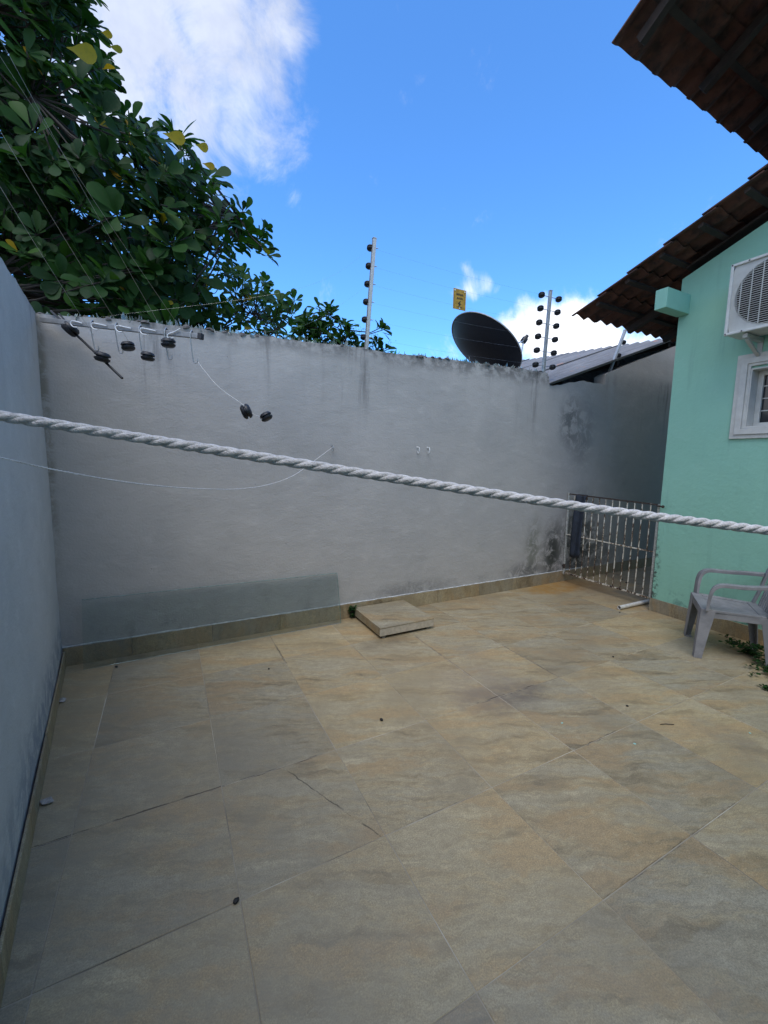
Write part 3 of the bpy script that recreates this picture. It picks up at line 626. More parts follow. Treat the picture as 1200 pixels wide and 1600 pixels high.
# dark strip hung over the gate
st_ = MB(); V = []; npt = 20
for i in range(npt+1):
    t = i/npt
    if t < .06: q = (GX+.016, 1.20-.0*t, 1.14+t*1.2)
    z = 1.222-(t-.06)*.90 if t >= .06 else 1.15+t*1.2
    xx = GX+.016 if t < .06 else GX-.020-.012*math.sin(t*3)
    sk = -.055*t
    for j in range(9):
        u = j/8; yy = 1.045-.145*u+.05*t+sk*.0; V.append((xx-.010*math.sin(u*7+t*2), yy-.02*t, z-.012*math.sin(u*5)*t))
F = [(i*9+j, i*9+j+1, (i+1)*9+j+1, (i+1)*9+j) for i in range(npt) for j in range(8)]
so = st_.add(V, F).build('rubber_strip', M_NAVY, None, 0, True); md = so.modifiers.new('thickness', 'SOLIDIFY'); md.thickness = .012; md.offset = 0
tag(so, 'dark navy strip hanging over the top rail of the gate', 'strip')
# drain pipe
pd = Vector((.99, -.02, 0)).normalized()
pp_ = empty('drain_pipe', (4.24, .128, 0)); tag(pp_, 'short white plastic drain pipe lying at the foot of the mint corner', 'pipe'); ppf = rpart(pp_)
pm = MB(); A = Vector((4.235, .128, .026)); Bq = Vector((4.75, .112, .030)); nn = 16; V = []
for P_, rr in ((A, .022), (Bq, .022), (A, .0185), (A+Vector((.10, 0, 0)), .0185)):
    V += [P_+Vector((0, math.cos(2*math.pi*j/nn)*rr, math.sin(2*math.pi*j/nn)*rr)) for j in range(nn)]
F = [(j, (j+1) % nn, nn+(j+1) % nn, nn+j) for j in range(nn)]+[(j, 2*nn+j, 2*nn+(j+1) % nn, (j+1) % nn) for j in range(nn)]+[(2*nn+j, 3*nn+j, 3*nn+(j+1) % nn, 2*nn+(j+1) % nn) for j in range(nn)]+[tuple(range(3*nn, 4*nn))]
ppf(pm.add(V, F), 'pipe', M_PVC, 0, True)
ppf(MB().tube([(4.315, .127, .0262), (4.32, .127, .0262)], .0184, 12), 'bore', M_DARK)

# ------------------------------------------------------------------ tiled manhole slab
slab = empty('tiled_slab', (1.765, .86, 0)); tag(slab, 'raised square slab faced with beige tile beside the back wall', 'slab'); sl = rpart(slab)
sx0, sx1, sy0, sy1, szb, szt = 1.472, 2.056, .575, 1.165, .030, .108
sl(MB().box((sx0+.012, sy0+.012, szb+.004), (sx1-.012, sy1-.012, szt-.013)), 'core', M_STONE)
sl(MB().box((sx0, sy0, szt-.0125), (sx1, sy1, szt)), 'top_tile', M_TILE, .002)
sl(MB().box((sx0+.001, sy0, szb), (sx1-.001, sy0+.0115, szt-.0135)), 'edge_tile', M_TILEEDGE, .001); sl(MB().box((sx0+.001, sy1-.0115, szb), (sx1-.001, sy1, szt-.0135)), 'edge_tile', M_TILEEDGE, .001)
sl(MB().box((sx0, sy0+.012, szb), (sx0+.0115, sy1-.012, szt-.0135)), 'edge_tile', M_SKIRT, .001); sl(MB().box((sx1-.0115, sy0+.012, szb), (sx1, sy1-.012, szt-.0135)), 'edge_tile', M_SKIRT, .001)
for xx in (sx0+.05, sx1-.05):
    for yy in (sy0+.04, sy1-.06): sl(MB().box((xx-.018, yy-.018, 0), (xx+.018, yy+.018, szb+.004)), 'foot', M_STONE, .003)

# ------------------------------------------------------------------ glass sheet against the wall
gs = MB(); b0, b1 = (-.80, 1.060), (1.295, 1.085); t0, t1 = (-.795, 1.165), (1.285, 1.168); zt0, zt1 = .515, .492; th = .006
gs.add([(b0[0], b0[1], .002), (b1[0], b1[1], .002), (t1[0], t1[1], zt1), (t0[0], t0[1], zt0), (b0[0], b0[1]+th, .004), (b1[0], b1[1]+th, .004), (t1[0], t1[1]+th, zt1), (t0[0], t0[1]+th, zt0)], [(0, 1, 2, 3), (7, 6, 5, 4), (0, 4, 5, 1), (1, 5, 6, 2), (2, 6, 7, 3), (3, 7, 4, 0)])
gso = gs.build('glass_sheet', M_SHEET)
M_GEDGE = plain('green cut glass edge', (.16, .27, .25), .25, 0, .2, 30)
MB().bar((t0[0], t0[1]+.003, zt0+.0015), (t1[0], t1[1]+.003, zt1+.0015), .0058, .003).build('cut_edge', M_GEDGE, gso); MB().bar((t1[0]+.0015, t1[1]+.003, zt1), (b1[0]+.0015, b1[1]+.003, .004), .003, .0058, Vector((0, 1, 0))).build('cut_edge', M_GEDGE, gso)
tag(gso, 'long clear greenish glass sheet leaning against the foot of the back wall', 'glass sheet')

# ------------------------------------------------------------------ plastic chair
CHC = (4.09, -.925); CPHI = math.atan2(-.56, -.83)
chair = empty('plastic_chair', (*CHC, 0), CPHI); tag(chair, 'weathered grey plastic armchair beside the mint wall', 'chair')
def cp(mb, name, bevel=0, parent=None, smooth=False): return mb.build(name, M_CHAIR, parent or chair, bevel, smooth)
SZ = .425
s = MB(); s.prism([(-.262, -.235), (.262, -.235), (.262, -.165), (-.262, -.165)], SZ-.022, SZ, 'z')
for sg in (-1, 1):
    s.add([(sg*.262, -.165, SZ-.022), (sg*.19, -.165, SZ-.022), (sg*.165, .16, SZ-.026), (sg*.222, .16, SZ-.026), (sg*.262, -.165, SZ), (sg*.19, -.165, SZ), (sg*.165, .16, SZ-.008), (sg*.222, .16, SZ-.008)], [(0, 1, 2, 3), (4, 5, 6, 7), (0, 1, 5, 4), (1, 2, 6, 5), (2, 3, 7, 6), (3, 0, 4, 7)])
s.prism([(-.222, .16), (.222, .16), (.215, .225), (-.215, .225)], SZ-.026, SZ-.008, 'z')
seat = cp(s, 'seat', .004)
for k in range(9):
    xf = -.165+.0413*k; xb = xf*.86; hw = .0155
    cp(MB().add([(xf-hw, -.168, SZ-.02), (xf+hw, -.168, SZ-.02), (xb+hw, .163, SZ-.03), (xb-hw, .163, SZ-.03), (xf-hw, -.168, SZ-.004), (xf+hw, -.168, SZ-.004), (xb+hw, .163, SZ-.014), (xb-hw, .163, SZ-.014)], [(0, 1, 2, 3), (4, 5, 6, 7), (0, 1, 5, 4), (1, 2, 6, 5), (2, 3, 7, 6), (3, 0, 4, 7)]), 'seat_slat', .002, seat)
r_ = MB(); r_.box((-.255, -.232, SZ-.07), (.255, -.222, SZ-.024)); r_.sweep([(-.255, -.225, SZ-.047), (-.215, .215, SZ-.05)], .010, .046, (1, 0, 0)); r_.sweep([(.255, -.225, SZ-.047), (.215, .215, SZ-.05)], .010, .046, (1, 0, 0)); r_.box((-.212, .208, SZ-.072), (.212, .218, SZ-.028)); cp(r_, 'skirt_rim', .002, seat)
for sg in (-1, 1):
    # front leg: broad angle section, tapering and splayed
    def leg(topc, botc, wt, wb, name='leg'):
        m = MB(); V = []
        for (cx, cy, cz), ww in ((topc, wt), (((topc[0]+botc[0])/2, (topc[1]+botc[1])/2, (topc[2]+botc[2])/2), (wt+wb)/2*.97), (botc, wb)):
            fy = -1 if topc[1] < 0 else 1
            for (dx, dy) in ((0, 0), (-sg*ww, 0), (-sg*ww, -fy*.008), (-sg*.009, -fy*.008), (-sg*.009, -fy*ww*.8), (0, -fy*ww*.8)): V.append((cx+dx, cy+dy, cz))
        F = [(a*6+j, a*6+(j+1) % 6, (a+1)*6+(j+1) % 6, (a+1)*6+j) for a in range(2) for j in range(6)]+[tuple(range(5, -1, -1)), tuple(range(12, 18))]
        lo = cp(m.add(V, F), name, .003)
        cx, cy, cz = botc; fy = -1 if topc[1] < 0 else 1
        cp(MB().box((min(cx, cx-sg*wb), min(cy, cy-fy*wb*.8), 0), (max(cx, cx-sg*wb), max(cy, cy-fy*wb*.8), .008)), 'foot', .002, lo)
    leg((sg*.262, -.236, SZ-.01), (sg*.284, -.255, .006), .125, .070)
    leg((sg*.222, .226, SZ-.02), (sg*.225, .270, .006), .085, .055)
    arm = spline([(sg*.262, -.195, SZ-.005), (sg*.270, -.190, SZ+.09), (sg*.275, -.178, SZ+.165), (sg*.278, -.150, SZ+.205), (sg*.280, -.10, SZ+.222), (sg*.278, .02, SZ+.225), (sg*.262, .14, SZ+.236), (sg*.222, .262, SZ+.248)], 5)
    na = len(arm); cp(MB().sweep(arm, [.074-.016*min(1, i/(na*.5)) for i in range(na)], [.020+.008*min(1, i/(na*.4)) for i in range(na)], (1, -.2*sg, 0)), 'armrest', .004)
    bu = spline([(sg*.205, .205, SZ-.01), (sg*.215, .245, SZ+.12), (sg*.220, .275, SZ+.25), (sg*.205, .305, SZ+.37)], 4); cp(MB().sweep(bu, .045, .02, (1, 0, 0)), 'back_post', .004)
cp(MB().sweep(spline([(-.225, .305, SZ+.37), (-.12, .328, SZ+.395), (0, .334, SZ+.40), (.12, .328, SZ+.395), (.225, .305, SZ+.37)], 4), .02, .05, (0, 1, 0)), 'top_rail', .004)
for k in range(7):
    xx = -.15+.05*k; cp(MB().sweep([(xx*.85, .225, SZ-.01), (xx, .275, SZ+.18), (xx, .325, SZ+.385)], .026, .008, (1, 0, 0)), 'back_slat', .002)

# ------------------------------------------------------------------ clotheslines
def rope(name, path, rad, pitch, strands=3, seg=10, label='', n=8):
    P = [Vector(p) for p in path]; m = MB(); L = [0]
    for a, b in zip(P, P[1:]): L.append(L[-1]+(b-a).length)
    tot = L[-1]; N_ = int(tot/pitch*seg); up = Vector((0, 0, 1)); so_ = rad*.40
    frames = []; j = 0
    for i in range(N_+1):
        s_ = tot*i/N_
        while j < len(L)-2 and L[j+1] < s_: j += 1
        f = (s_-L[j])/max(1e-9, L[j+1]-L[j]); p = P[j].lerp(P[j+1], f); d = (P[min(j+2, len(P)-1)]-P[max(j-1, 0)]).normalized(); a = d.cross(up).normalized(); frames.append((p, a, a.cross(d), 2*math.pi*s_/pitch+.9*mnoise.noise(Vector((s_*9, 2.2, 0)))))
    for k in range(strands):
        m.tube([p+(a*math.cos(th_+2*math.pi*k/strands)+b*math.sin(th_+2*math.pi*k/strands))*so_ for p, a, b, th_ in frames], rad*.66, n)
    return m
ra, rb, rc = at(0, 650, .385), at(600, 745, .432), at(1200, 829, .48)
dl = (ra-at(60, 659, .39)).normalized(); dr = (rc-at(1100, 814, .4715)).normalized()
tl = (lx(-2.1)+.0-ra.x)/dl.x; tr = (HX-rc.x)/dr.x
rp = spline([ra+dl*tl, ra, at(300, 697.5, .409), rb, at(900, 790.5, .456), rc, rc+dr*1.2+Vector((0, 0, .03)), rc+dr*tr+Vector((0, 0, .42))], 14)
r1 = rope('clothesline', rp, .0052, .052).build('clothesline_rope', M_ROPE, None, 0, True); tag(r1, 'thick white twisted rope stretched across the yard close to the viewer', 'rope')
# thin line: from a hook on the back wall to the left wall
hookp = Vector((1.243, YB-.03, 1.735)); lp = at(0, 715, 1.0)
plan = (Vector((hookp.x, hookp.y, 0))-Vector((lp.x, lp.y, 0))); pn = Vector((plan.y, -plan.x, 0)).normalized()
def onp(x_, y_): r = ray(x_, y_); return CAM+r*((hookp-CAM).dot(pn)/r.dot(pn))
lp_ = [onp(x_, y_) for x_, y_ in ((0, 715), (100, 737), (210, 755), (300, 763), (370, 764), (420, 757), (460, 742), (495, 717))]
tw = (lx(-1.5)-lp_[0].x)/(lp_[0]-lp_[1]).normalized().x
r2 = rope('line', spline([lp_[0]+(lp_[0]-lp_[1]).normalized()*tw]+lp_+[hookp], 10), .0024, .022, 2, 7, n=5).build('washing_cord', M_ROPE, None, 0, True); tag(r2, 'thin white cord sagging from a hook on the back wall', 'cord')

def wall_hook(x_, z_, mt, label, size=1.):
    m = MB(); m.tube(spline([(x_, YB+.01, z_+.02*size), (x_, YB-.03*size, z_+.02*size), (x_, YB-.045*size, z_), (x_, YB-.04*size, z_-.03*size), (x_, YB-.02*size, z_-.035*size), (x_, YB-.012*size, z_-.015*size)], 4), .0035*size, 6); m.lathe((x_, YB-.001, z_+.02*size), (0, -1, 0), [(0, .009*size), (.006*size, .008*size)], 10)
    return tag(m.build('wall_hook', mt, None, 0, True), label, 'hook')
wall_hook(1.243, 1.725, M_WIRE, 'small metal hook in the back wall where the thin cord is tied', .9)
wall_hook(2.205, 1.735, M_WHITEHOOK, 'left one of a pair of small white hooks on the back wall', 1.1)
wall_hook(2.335, 1.735, M_WHITEHOOK, 'right one of a pair of small white hooks on the back wall', 1.1)

# ------------------------------------------------------------------ electric fence
INS = [(-.027, .018), (-.025, .032), (-.016, .041), (-.006, .042), (-.003, .031), (.003, .031), (.006, .042), (.016, .041), (.025, .032), (.027, .018)]
def insulator(p, axis, sc=1.): return MB().lathe(p, axis, [(a*sc, r*sc) for a, r in INS], 14)
def fpole(base, top, label, hs, kind):
    base, top = Vector(base), Vector(top); e = empty('fence_pole', base); tag(e, label, 'fence pole', 'electric fence poles on the wall'); f = rpart(e); d = (top-base)
    f(MB().bar(base-d*.05, top, .034, .034, Vector((0, 1, 0))), 'tube', M_ALU, .003); f(MB().bar(top, top+d.normalized()*.008, .037, .037, Vector((0, 1, 0))), 'cap', M_ALU)
    for h in hs:
        c = base+d*h
        if kind == 'both':
            rod = f(MB().tube([c+Vector((-.165, 0, -.002)), c+Vector((.175, 0, .002))], .004, 6), 'rod', M_WIRE)
            for sx in (-1, 1): f(insulator(c+Vector((.15*sx+.005, 0, .002*sx)), (.15, .25, 1), .95), 'insulator', M_BLACK, 0, True)
        elif kind == 'left':
            f(MB().tube([c+Vector((.05, 0, 0)), c+Vector((-.035, .05, 0))], .004, 6), 'rod', M_WIRE); f(insulator(c+Vector((-.022, .034, 0)), (.2, .2, 1), .8), 'insulator', M_BLACK, 0, True)
        else:
            f(MB().tube([c+Vector((-.02, 0, 0)), c+Vector((.07, 0, -.01))], .004, 6), 'rod', M_WIRE); f(insulator(c+Vector((.055, 0, -.01)), (.3, .2, 1), .85), 'insulator', M_BLACK, 0, True)
    return e
FY = YB+.08
fpole((1.631, FY, 2.69), (1.708, FY, 3.745), 'tall fence pole at the middle of the wall with insulators along its left edge', (.93, .77, .61, .45, .29, .13), 'left')
fpole((4.098, FY, 2.73), (4.140, FY, 3.730), 'fence pole with six crossing rods and paired black insulators beside the satellite dish', (.93, .772, .606, .44, .275, .10), 'both')
fpole((5.345, FY+.02, 2.74), (5.69, FY+.02, 3.50), 'leaning fence pole in front of the corrugated shed roof', (.80, .55), 'right')
fpole((lx(-.6)-.08, -.6, 2.40), (lx(-.6)-.08, -.6, 3.62), 'fence pole standing on top of the left wall', (.93, .77, .61, .45), 'left')
def wire(pts, label, r_=.00045, n=1, mt=None): return tag(MB().tube(spline(pts, 6) if len(pts) > 2 else pts, r_, 4).build('fence_wire', mt or M_WIRE), label, 'wire', 'electric fence wires')
zz_ = (.93, .77, .61, .45, .29, .13); zb = (.93, .772, .606, .44, .275, .10)
ordn = ('topmost', 'second', 'third', 'fourth', 'fifth', 'lowest')
for k in range(6):
    a = Vector((1.631-.02, FY+.03, 2.69)).lerp(Vector((1.708-.02, FY+.03, 3.745)), zz_[k]); b = Vector((3.95, FY, 2.73+1.0*zb[k])); mid = (a+b)/2-Vector((0, 0, .02))
    wire([a, mid, b], f'{ordn[k]} fence wire between the middle pole and the pole by the dish')
# fallen corner pole
fb0 = Vector((-.895, 1.12, 2.53)); fb1 = at(316, 526, 2.72)
ft = empty('fallen_fence_pole', fb0); tag(ft, 'fallen fence pole lying level in front of the wall, hung with hooks', 'fence pole'); fp = rpart(ft)
fd = (fb1-fb0).normalized(); fl_ = (fb1-fb0).length; side = Vector((fd.y, -fd.x, 0)).normalized()
M_ALUD = plain('oxidised aluminium', (.27, .27, .265), .6, .2, .15, 30)
fp(MB().bar(fb0, fb1, .028, .031), 'tube', M_ALUD, .003); fp(MB().bar(fb1-fd*.025, fb1+fd*.003, .034, .038), 'end_cap', M_BLACK, .003)
def onpole(px_):                                  # point of the pole whose image column is px_
    lo, hi = 0., 1.
    for _ in range(30):
        m_ = (lo+hi)/2
        if proj(fb0.lerp(fb1, m_))[0] < px_: lo = m_
        else: hi = m_
    return fb0.lerp(fb1, lo)
hooks = []
for px_, dn in ((145, .150), (183, .150), (220, .155), (260, .155), (300, .160)):
    c = onpole(px_); m = MB()
    tip = c-Vector((0, 0, dn)); m.tube(spline([c+Vector((0, 0, .034)), c+side*.019+Vector((0, 0, .0)), c+side*.010-Vector((0, 0, dn*.55)), tip+fd*.004, tip+fd*.014-Vector((0, 0, .012)), tip+fd*.030-Vector((0, 0, .008)), tip+fd*.034+Vector((0, 0, .016))], 5), .0032, 6)
    fp(m, 'hook_rod', M_WIRE, 0, True); fp(MB().lathe(c+Vector((0, 0, .018)), (0, 0, 1), [(0, .008), (.008, .007), (.014, .003)], 8), 'nut', M_BLACK); hooks.append(tip)
for px_, dx in ((126, .055), (158, .10), (196, .10), (234, .10), (276, .07)):
    c = onpole(px_)+side*.024; tl_ = .03 if px_ > 270 else 0.
    fp(MB().tube(spline([c+fd*dx*.6+Vector((0, 0, tl_)), c+Vector((0, 0, .006)), c-fd*.040+Vector((0, 0, .008-tl_*.6)), c-fd*.052-Vector((0, 0, .010+tl_*.6)), c-fd*.035-Vector((0, 0, .028+tl_*.4)), c-fd*.006-Vector((0, 0, .03))], 5), .0040, 6), 'white_hook', M_WHITEHOOK, 0, True)
def loose_ins(px_, py_, dep, ax, label, sc=1.):
    return tag(insulator(at(px_, py_, dep), ax, sc).build('insulator', M_BLACK, None, 0, True), label, 'insulator', 'loose black fence insulators')
def imdir(dx, dy, dz=0): return (CR*dx-CU*dy+CF*dz)
loose_ins(200, 541, 2.78, imdir(.12, 1, .12), 'black insulator hanging just below the middle of the fallen pole', 1.)
loose_ins(231, 557, 2.74, imdir(-.12, 1, .12), 'black insulator hooked lowest under the fallen pole', 1.)
loose_ins(263, 536, 2.72, imdir(-.08, 1, .12), 'black insulator touching the right half of the fallen pole', 1.05)
loose_ins(110, 514, 2.85, imdir(.75, -.75, .12), 'black insulator at the upper end of the slanting black rod', 1.25)
loose_ins(160, 558, 2.80, imdir(-.22, 1, .12), 'black insulator at the middle of the slanting black rod', 1.15)
i1 = loose_ins(385, 643, 2.75, imdir(1., -.4, .12), 'black insulator dangling on a wire, left of the dangling pair', 1.15)
i2 = loose_ins(416, 651, 2.75, imdir(.55, 1, .12), 'black insulator dangling at the wire end, right of the dangling pair', .95)
rd = MB(); rd.tube([at(80, 486, 2.92), at(100, 505, 2.88), at(150, 552, 2.84), at(191, 591, 2.80)], .0085, 8); rd.tube([at(92, 490, 2.90), at(112, 512, 2.86)], .006, 6); tag(rd.build('black_rod', M_BLACK, None, 0, True), 'slanting black rod hanging from the left corner of the wall', 'rod')
wire([hooks[4]+fd*.03, at(340, 603, 2.74), at(381, 633, 2.75)], 'wire from the end hook of the fallen pole to the dangling insulators', .0013)
wire([at(389, 644, 2.75), at(409, 653, 2.75)], 'short wire joining the two dangling insulators', .0013)
lpz = Vector((lx(-.6)-.10, -.57, 0))
for (z_, tgt, lab) in ((3.50, (262, 530, 2.74), 'uppermost'), (3.34, (290, 525, 2.74), 'second'), (3.15, (205, 540, 2.78), 'third'), (2.95, (146, 524, 2.83), 'lowest')):
    a = lpz+Vector((0, 0, z_)); b = at(*tgt); wire([a, (a+b)/2-Vector((0, 0, .02)), b], f'{lab} of the wires crossing the tree from the left wall pole', .0011)
# pole 1 to the fallen corner
for k, (za, px_) in enumerate(((.93, 130), (.61, 300))):
    wire([Vector((1.631, FY+.03, 2.69)).lerp(Vector((1.708, FY+.03, 3.745)), za), at(470, 450+60*k, 3.2), onpole(px_)+Vector((0, 0, .03))], ('upper' if k == 0 else 'lower')+' slack wire from the middle pole to the fallen pole', .0003)
# warning sign
sg_ = empty('warning_sign', (2.737, FY-.02, 3.268)); tag(sg_, 'small yellow electric fence warning plate hanging on the wires', 'sign'); sgp = rpart(sg_)
sgp(MB().box((2.652, FY-.024, 3.262), (2.822, FY-.021, 3.474)), 'plate', M_SIGN, .001)
ys_ = FY-.0255
for (a0, a1, z0_, z1_) in ((2.690, 2.785, 3.405, 3.428), (2.700, 2.778, 3.368, 3.388)):      # two lines of worn lettering, unreadable in the photograph
    xx = a0
    while xx < a1: w_ = rng.uniform(.007, .012); sgp(MB().box((xx, ys_, z0_+rng.uniform(0, .002)), (xx+w_, ys_+.001, z1_-rng.uniform(0, .003))), 'letter', M_INK); xx += w_+.004
sgp(MB().prism([(2.742, 3.352), (2.712, 3.318), (2.730, 3.318), (2.722, 3.288), (2.758, 3.326), (2.738, 3.326), (2.752, 3.352)], ys_, ys_+.001, 'y'), 'emblem', M_INK)
sgp(MB().box((2.70, ys_, 3.284), (2.775, ys_+.001, 3.291)), 'line', M_INK)
for xx, zz in ((2.670, 3.455), (2.803, 3.455), (2.737, 3.277)): sgp(MB().lathe((xx, ys_, zz), (0, -1, 0), [(0, .008), (.003, .008)], 10), 'rivet', M_WHITEHOOK)

# ------------------------------------------------------------------ satellite dish
dc = at(754, 546, 6.0); _l = ray(760, 541).normalized(); _rr = _l.cross(Vector((0, 0, 1))).normalized(); _uu = _rr.cross(_l)
da = ((_rr*.60+_uu*.80)*math.sin(R_(57))+_l*math.cos(R_(57))).normalized(); dish = empty('satellite_dish', (dc.x-.1, dc.y-.05, 0)); tag(dish, 'black satellite dish seen from behind above the wall', 'satellite dish'); dp = rpart(dish)
prof_ = []; RD = .575
for k in range(11): r_ = RD*k/10; prof_.append((.18*(r_/RD)**2-.10, max(r_, .002)))
prof_b = prof_+[(a+.006, r-.0) for a, r in reversed(prof_)]
dp(MB().lathe(dc, da, prof_b, 48), 'reflector', M_DISH, 0, True)
a_ = da.cross(Vector((0, 0, 1))).normalized(); b_ = da.cross(a_)
rim = [dc+da*.082+(a_*math.cos(2*math.pi*k/48)+b_*math.sin(2*math.pi*k/48))*(RD+.004) for k in range(49)]; dp(MB().tube(rim, .008, 6, False), 'rim', M_ALU, 0, True)
lnb = at(820, 530, 6.2)
armb = dc+da*.08+(lnb-dc-da*.08)*.0+(-b_ if b_.z > 0 else b_)*RD*.9
low_ = min(rim, key=lambda q: (proj(q)[0]-806)**2+(proj(q)[1]-572)**2); up_ = min(rim, key=lambda q: (proj(q)[0]-797)**2+(proj(q)[1]-540)**2)
dp(MB().tube([low_, lnb-da*.03], .011, 6), 'feed_arm', M_ALU); dp(MB().tube([up_, lnb-da*.03], .008, 6), 'feed_arm', M_ALU)
dp(MB().lathe(lnb, -da, [(-.07, .025), (-.02, .028), (-.015, .044), (.05, .046), (.055, .036)], 12), 'feed_horn', M_BLACK, 0, True)
_e = (Vector((0, 0, -1))-da*da.dot(Vector((0, 0, -1)))).normalized(); _q = dc+_e*.40-da*.04
dp(MB().tube([(_q.x, _q.y, 0), (_q.x, _q.y, _q.z-.12), _q+da*.03], .03, 8), 'mast', M_DISH)

# ------------------------------------------------------------------ vegetation
def inpoly(px_, py_, poly):
    c = False; n_ = len(poly)
    for i in range(n_):
        (x1, y1), (x2, y2) = poly[i], poly[(i+1) % n_]
        if (y1 > py_) != (y2 > py_) and px_ < (x2-x1)*(py_-y1)/(y2-y1)+x1: c = not c
    return c
def leaf_geo(L, Wd, fold, curl):                 # obovate leaf along +y, 10 triangles, folded at the midrib
    rows = [(0, .04), (.22, .22), (.46, .66), (.70, .98), (.87, .88), (.965, .50), (1., .06)]
    V = []
    for t, w_ in rows:
        z = -curl*L*t*t; V += [(-Wd/2*w_, L*t, z+fold*Wd*w_*.5), (0, L*t*1.0, z), (Wd/2*w_, L*t, z+fold*Wd*w_*.5)]
    F = []
    for i in range(len(rows)-1):
        a = i*3; F += [(a, a+1, a+4, a+3), (a+1, a+2, a+5, a+4)]
    return V, F
def leaf_mesh(name, tone, L, Wd, fold, curl, mt):
    V, F = leaf_geo(L, Wd, fold, curl); me = bpy.data.meshes.new(name); me.from_pydata(V, [], F); at_ = me.attributes.new('tone', 'FLOAT', 'POINT')
    for d_ in at_.data: d_.value = tone
    for p_ in me.polygons: p_.use_smooth = True
    me.materials.append(mt); return me
class Foliage:
    def __init__(s): s.items = []               # (matrix, length, tone)
    def rosette(s, p, axis, n_, Lm, r, tone, yellow=0., spread=(.15, .95)):
        axis = axis.normalized(); a = axis.cross(Vector((.3, .2, 1))).normalized(); b = axis.cross(a)
        for k in range(n_):
            ph = 2*math.pi*(k*.382+r.random()*.12); el = r.uniform(*spread)
            d = (a*math.cos(ph)+b*math.sin(ph))*math.cos(el)+axis*math.sin(el)+Vector((0, 0, r.uniform(-.25, .1))); d.normalize()
            nrm = axis-d*axis.dot(d)+Vector((r.uniform(-.35, .35), r.uniform(-.35, .35), r.uniform(-.1, .5)))
            sx = d.cross(nrm).normalized(); nz = sx.cross(d)
            L = Lm*r.uniform(.62, 1.12); base = p+d*Lm*.10-axis*r.uniform(0, .35)*Lm
            t = min(.86, max(0, r.gauss(tone, .16)))
            if r.random() < yellow: t = r.uniform(.92, .98)
            s.items.append((Matrix(((sx.x, d.x, nz.x, base.x), (sx.y, d.y, nz.y, base.y), (sx.z, d.z, nz.z, base.z), (0, 0, 0, 1))), L, t))
    def emit(s, root, mt, nbig, aspect=.52, extra=None):
        items = sorted(s.items, key=lambda it: -it[1]/max(.5, proj(it[0].translation)[2])*(1 if -40 < proj(it[0].translation)[0] < 1240 and -40 < proj(it[0].translation)[1] < 560 else .01))
        big, rest = items[:nbig], items[nbig:]; cache = {}
        inv = Matrix.Translation(-Vector(root.location))
        for M_, L, t in big:
            q = int(t*14); sh = int(rng.random()*3); key = (q, sh)
            if key not in cache: cache[key] = leaf_mesh('leaf', (q+.5)/14 if q < 12 else t, 1, aspect*(.9+.12*sh), (.12, .28, .42)[sh], (.05, .16, .28)[sh], mt)
            o = link('leaf', cache[key], root); o.matrix_parent_inverse = inv; o.matrix_basis = M_@Matrix.Diagonal((L, L, L, 1))
        V = []; F = []; tn = []
        for M_, L, t in rest:
            v, f = leaf_geo(L, L*aspect*rng.uniform(.85, 1.15), rng.uniform(.05, .45), rng.uniform(.0, .3)); k0 = len(V); V += [tuple(M_@Vector(q)) for q in v]; F += [tuple(i+k0 for i in q) for q in f]; tn += [t]*len(v)
        if V:
            me = bpy.data.meshes.new('crown'); me.from_pydata(V, [], F); a_ = me.attributes.new('tone', 'FLOAT', 'POINT'); a_.data.foreach_set('value', tn)
            me.polygons.foreach_set('use_smooth', [True]*len(me.polygons)); me.materials.append(mt); o = link('crown', me, root); o.matrix_parent_inverse = inv; tag(o, kind='stuff')
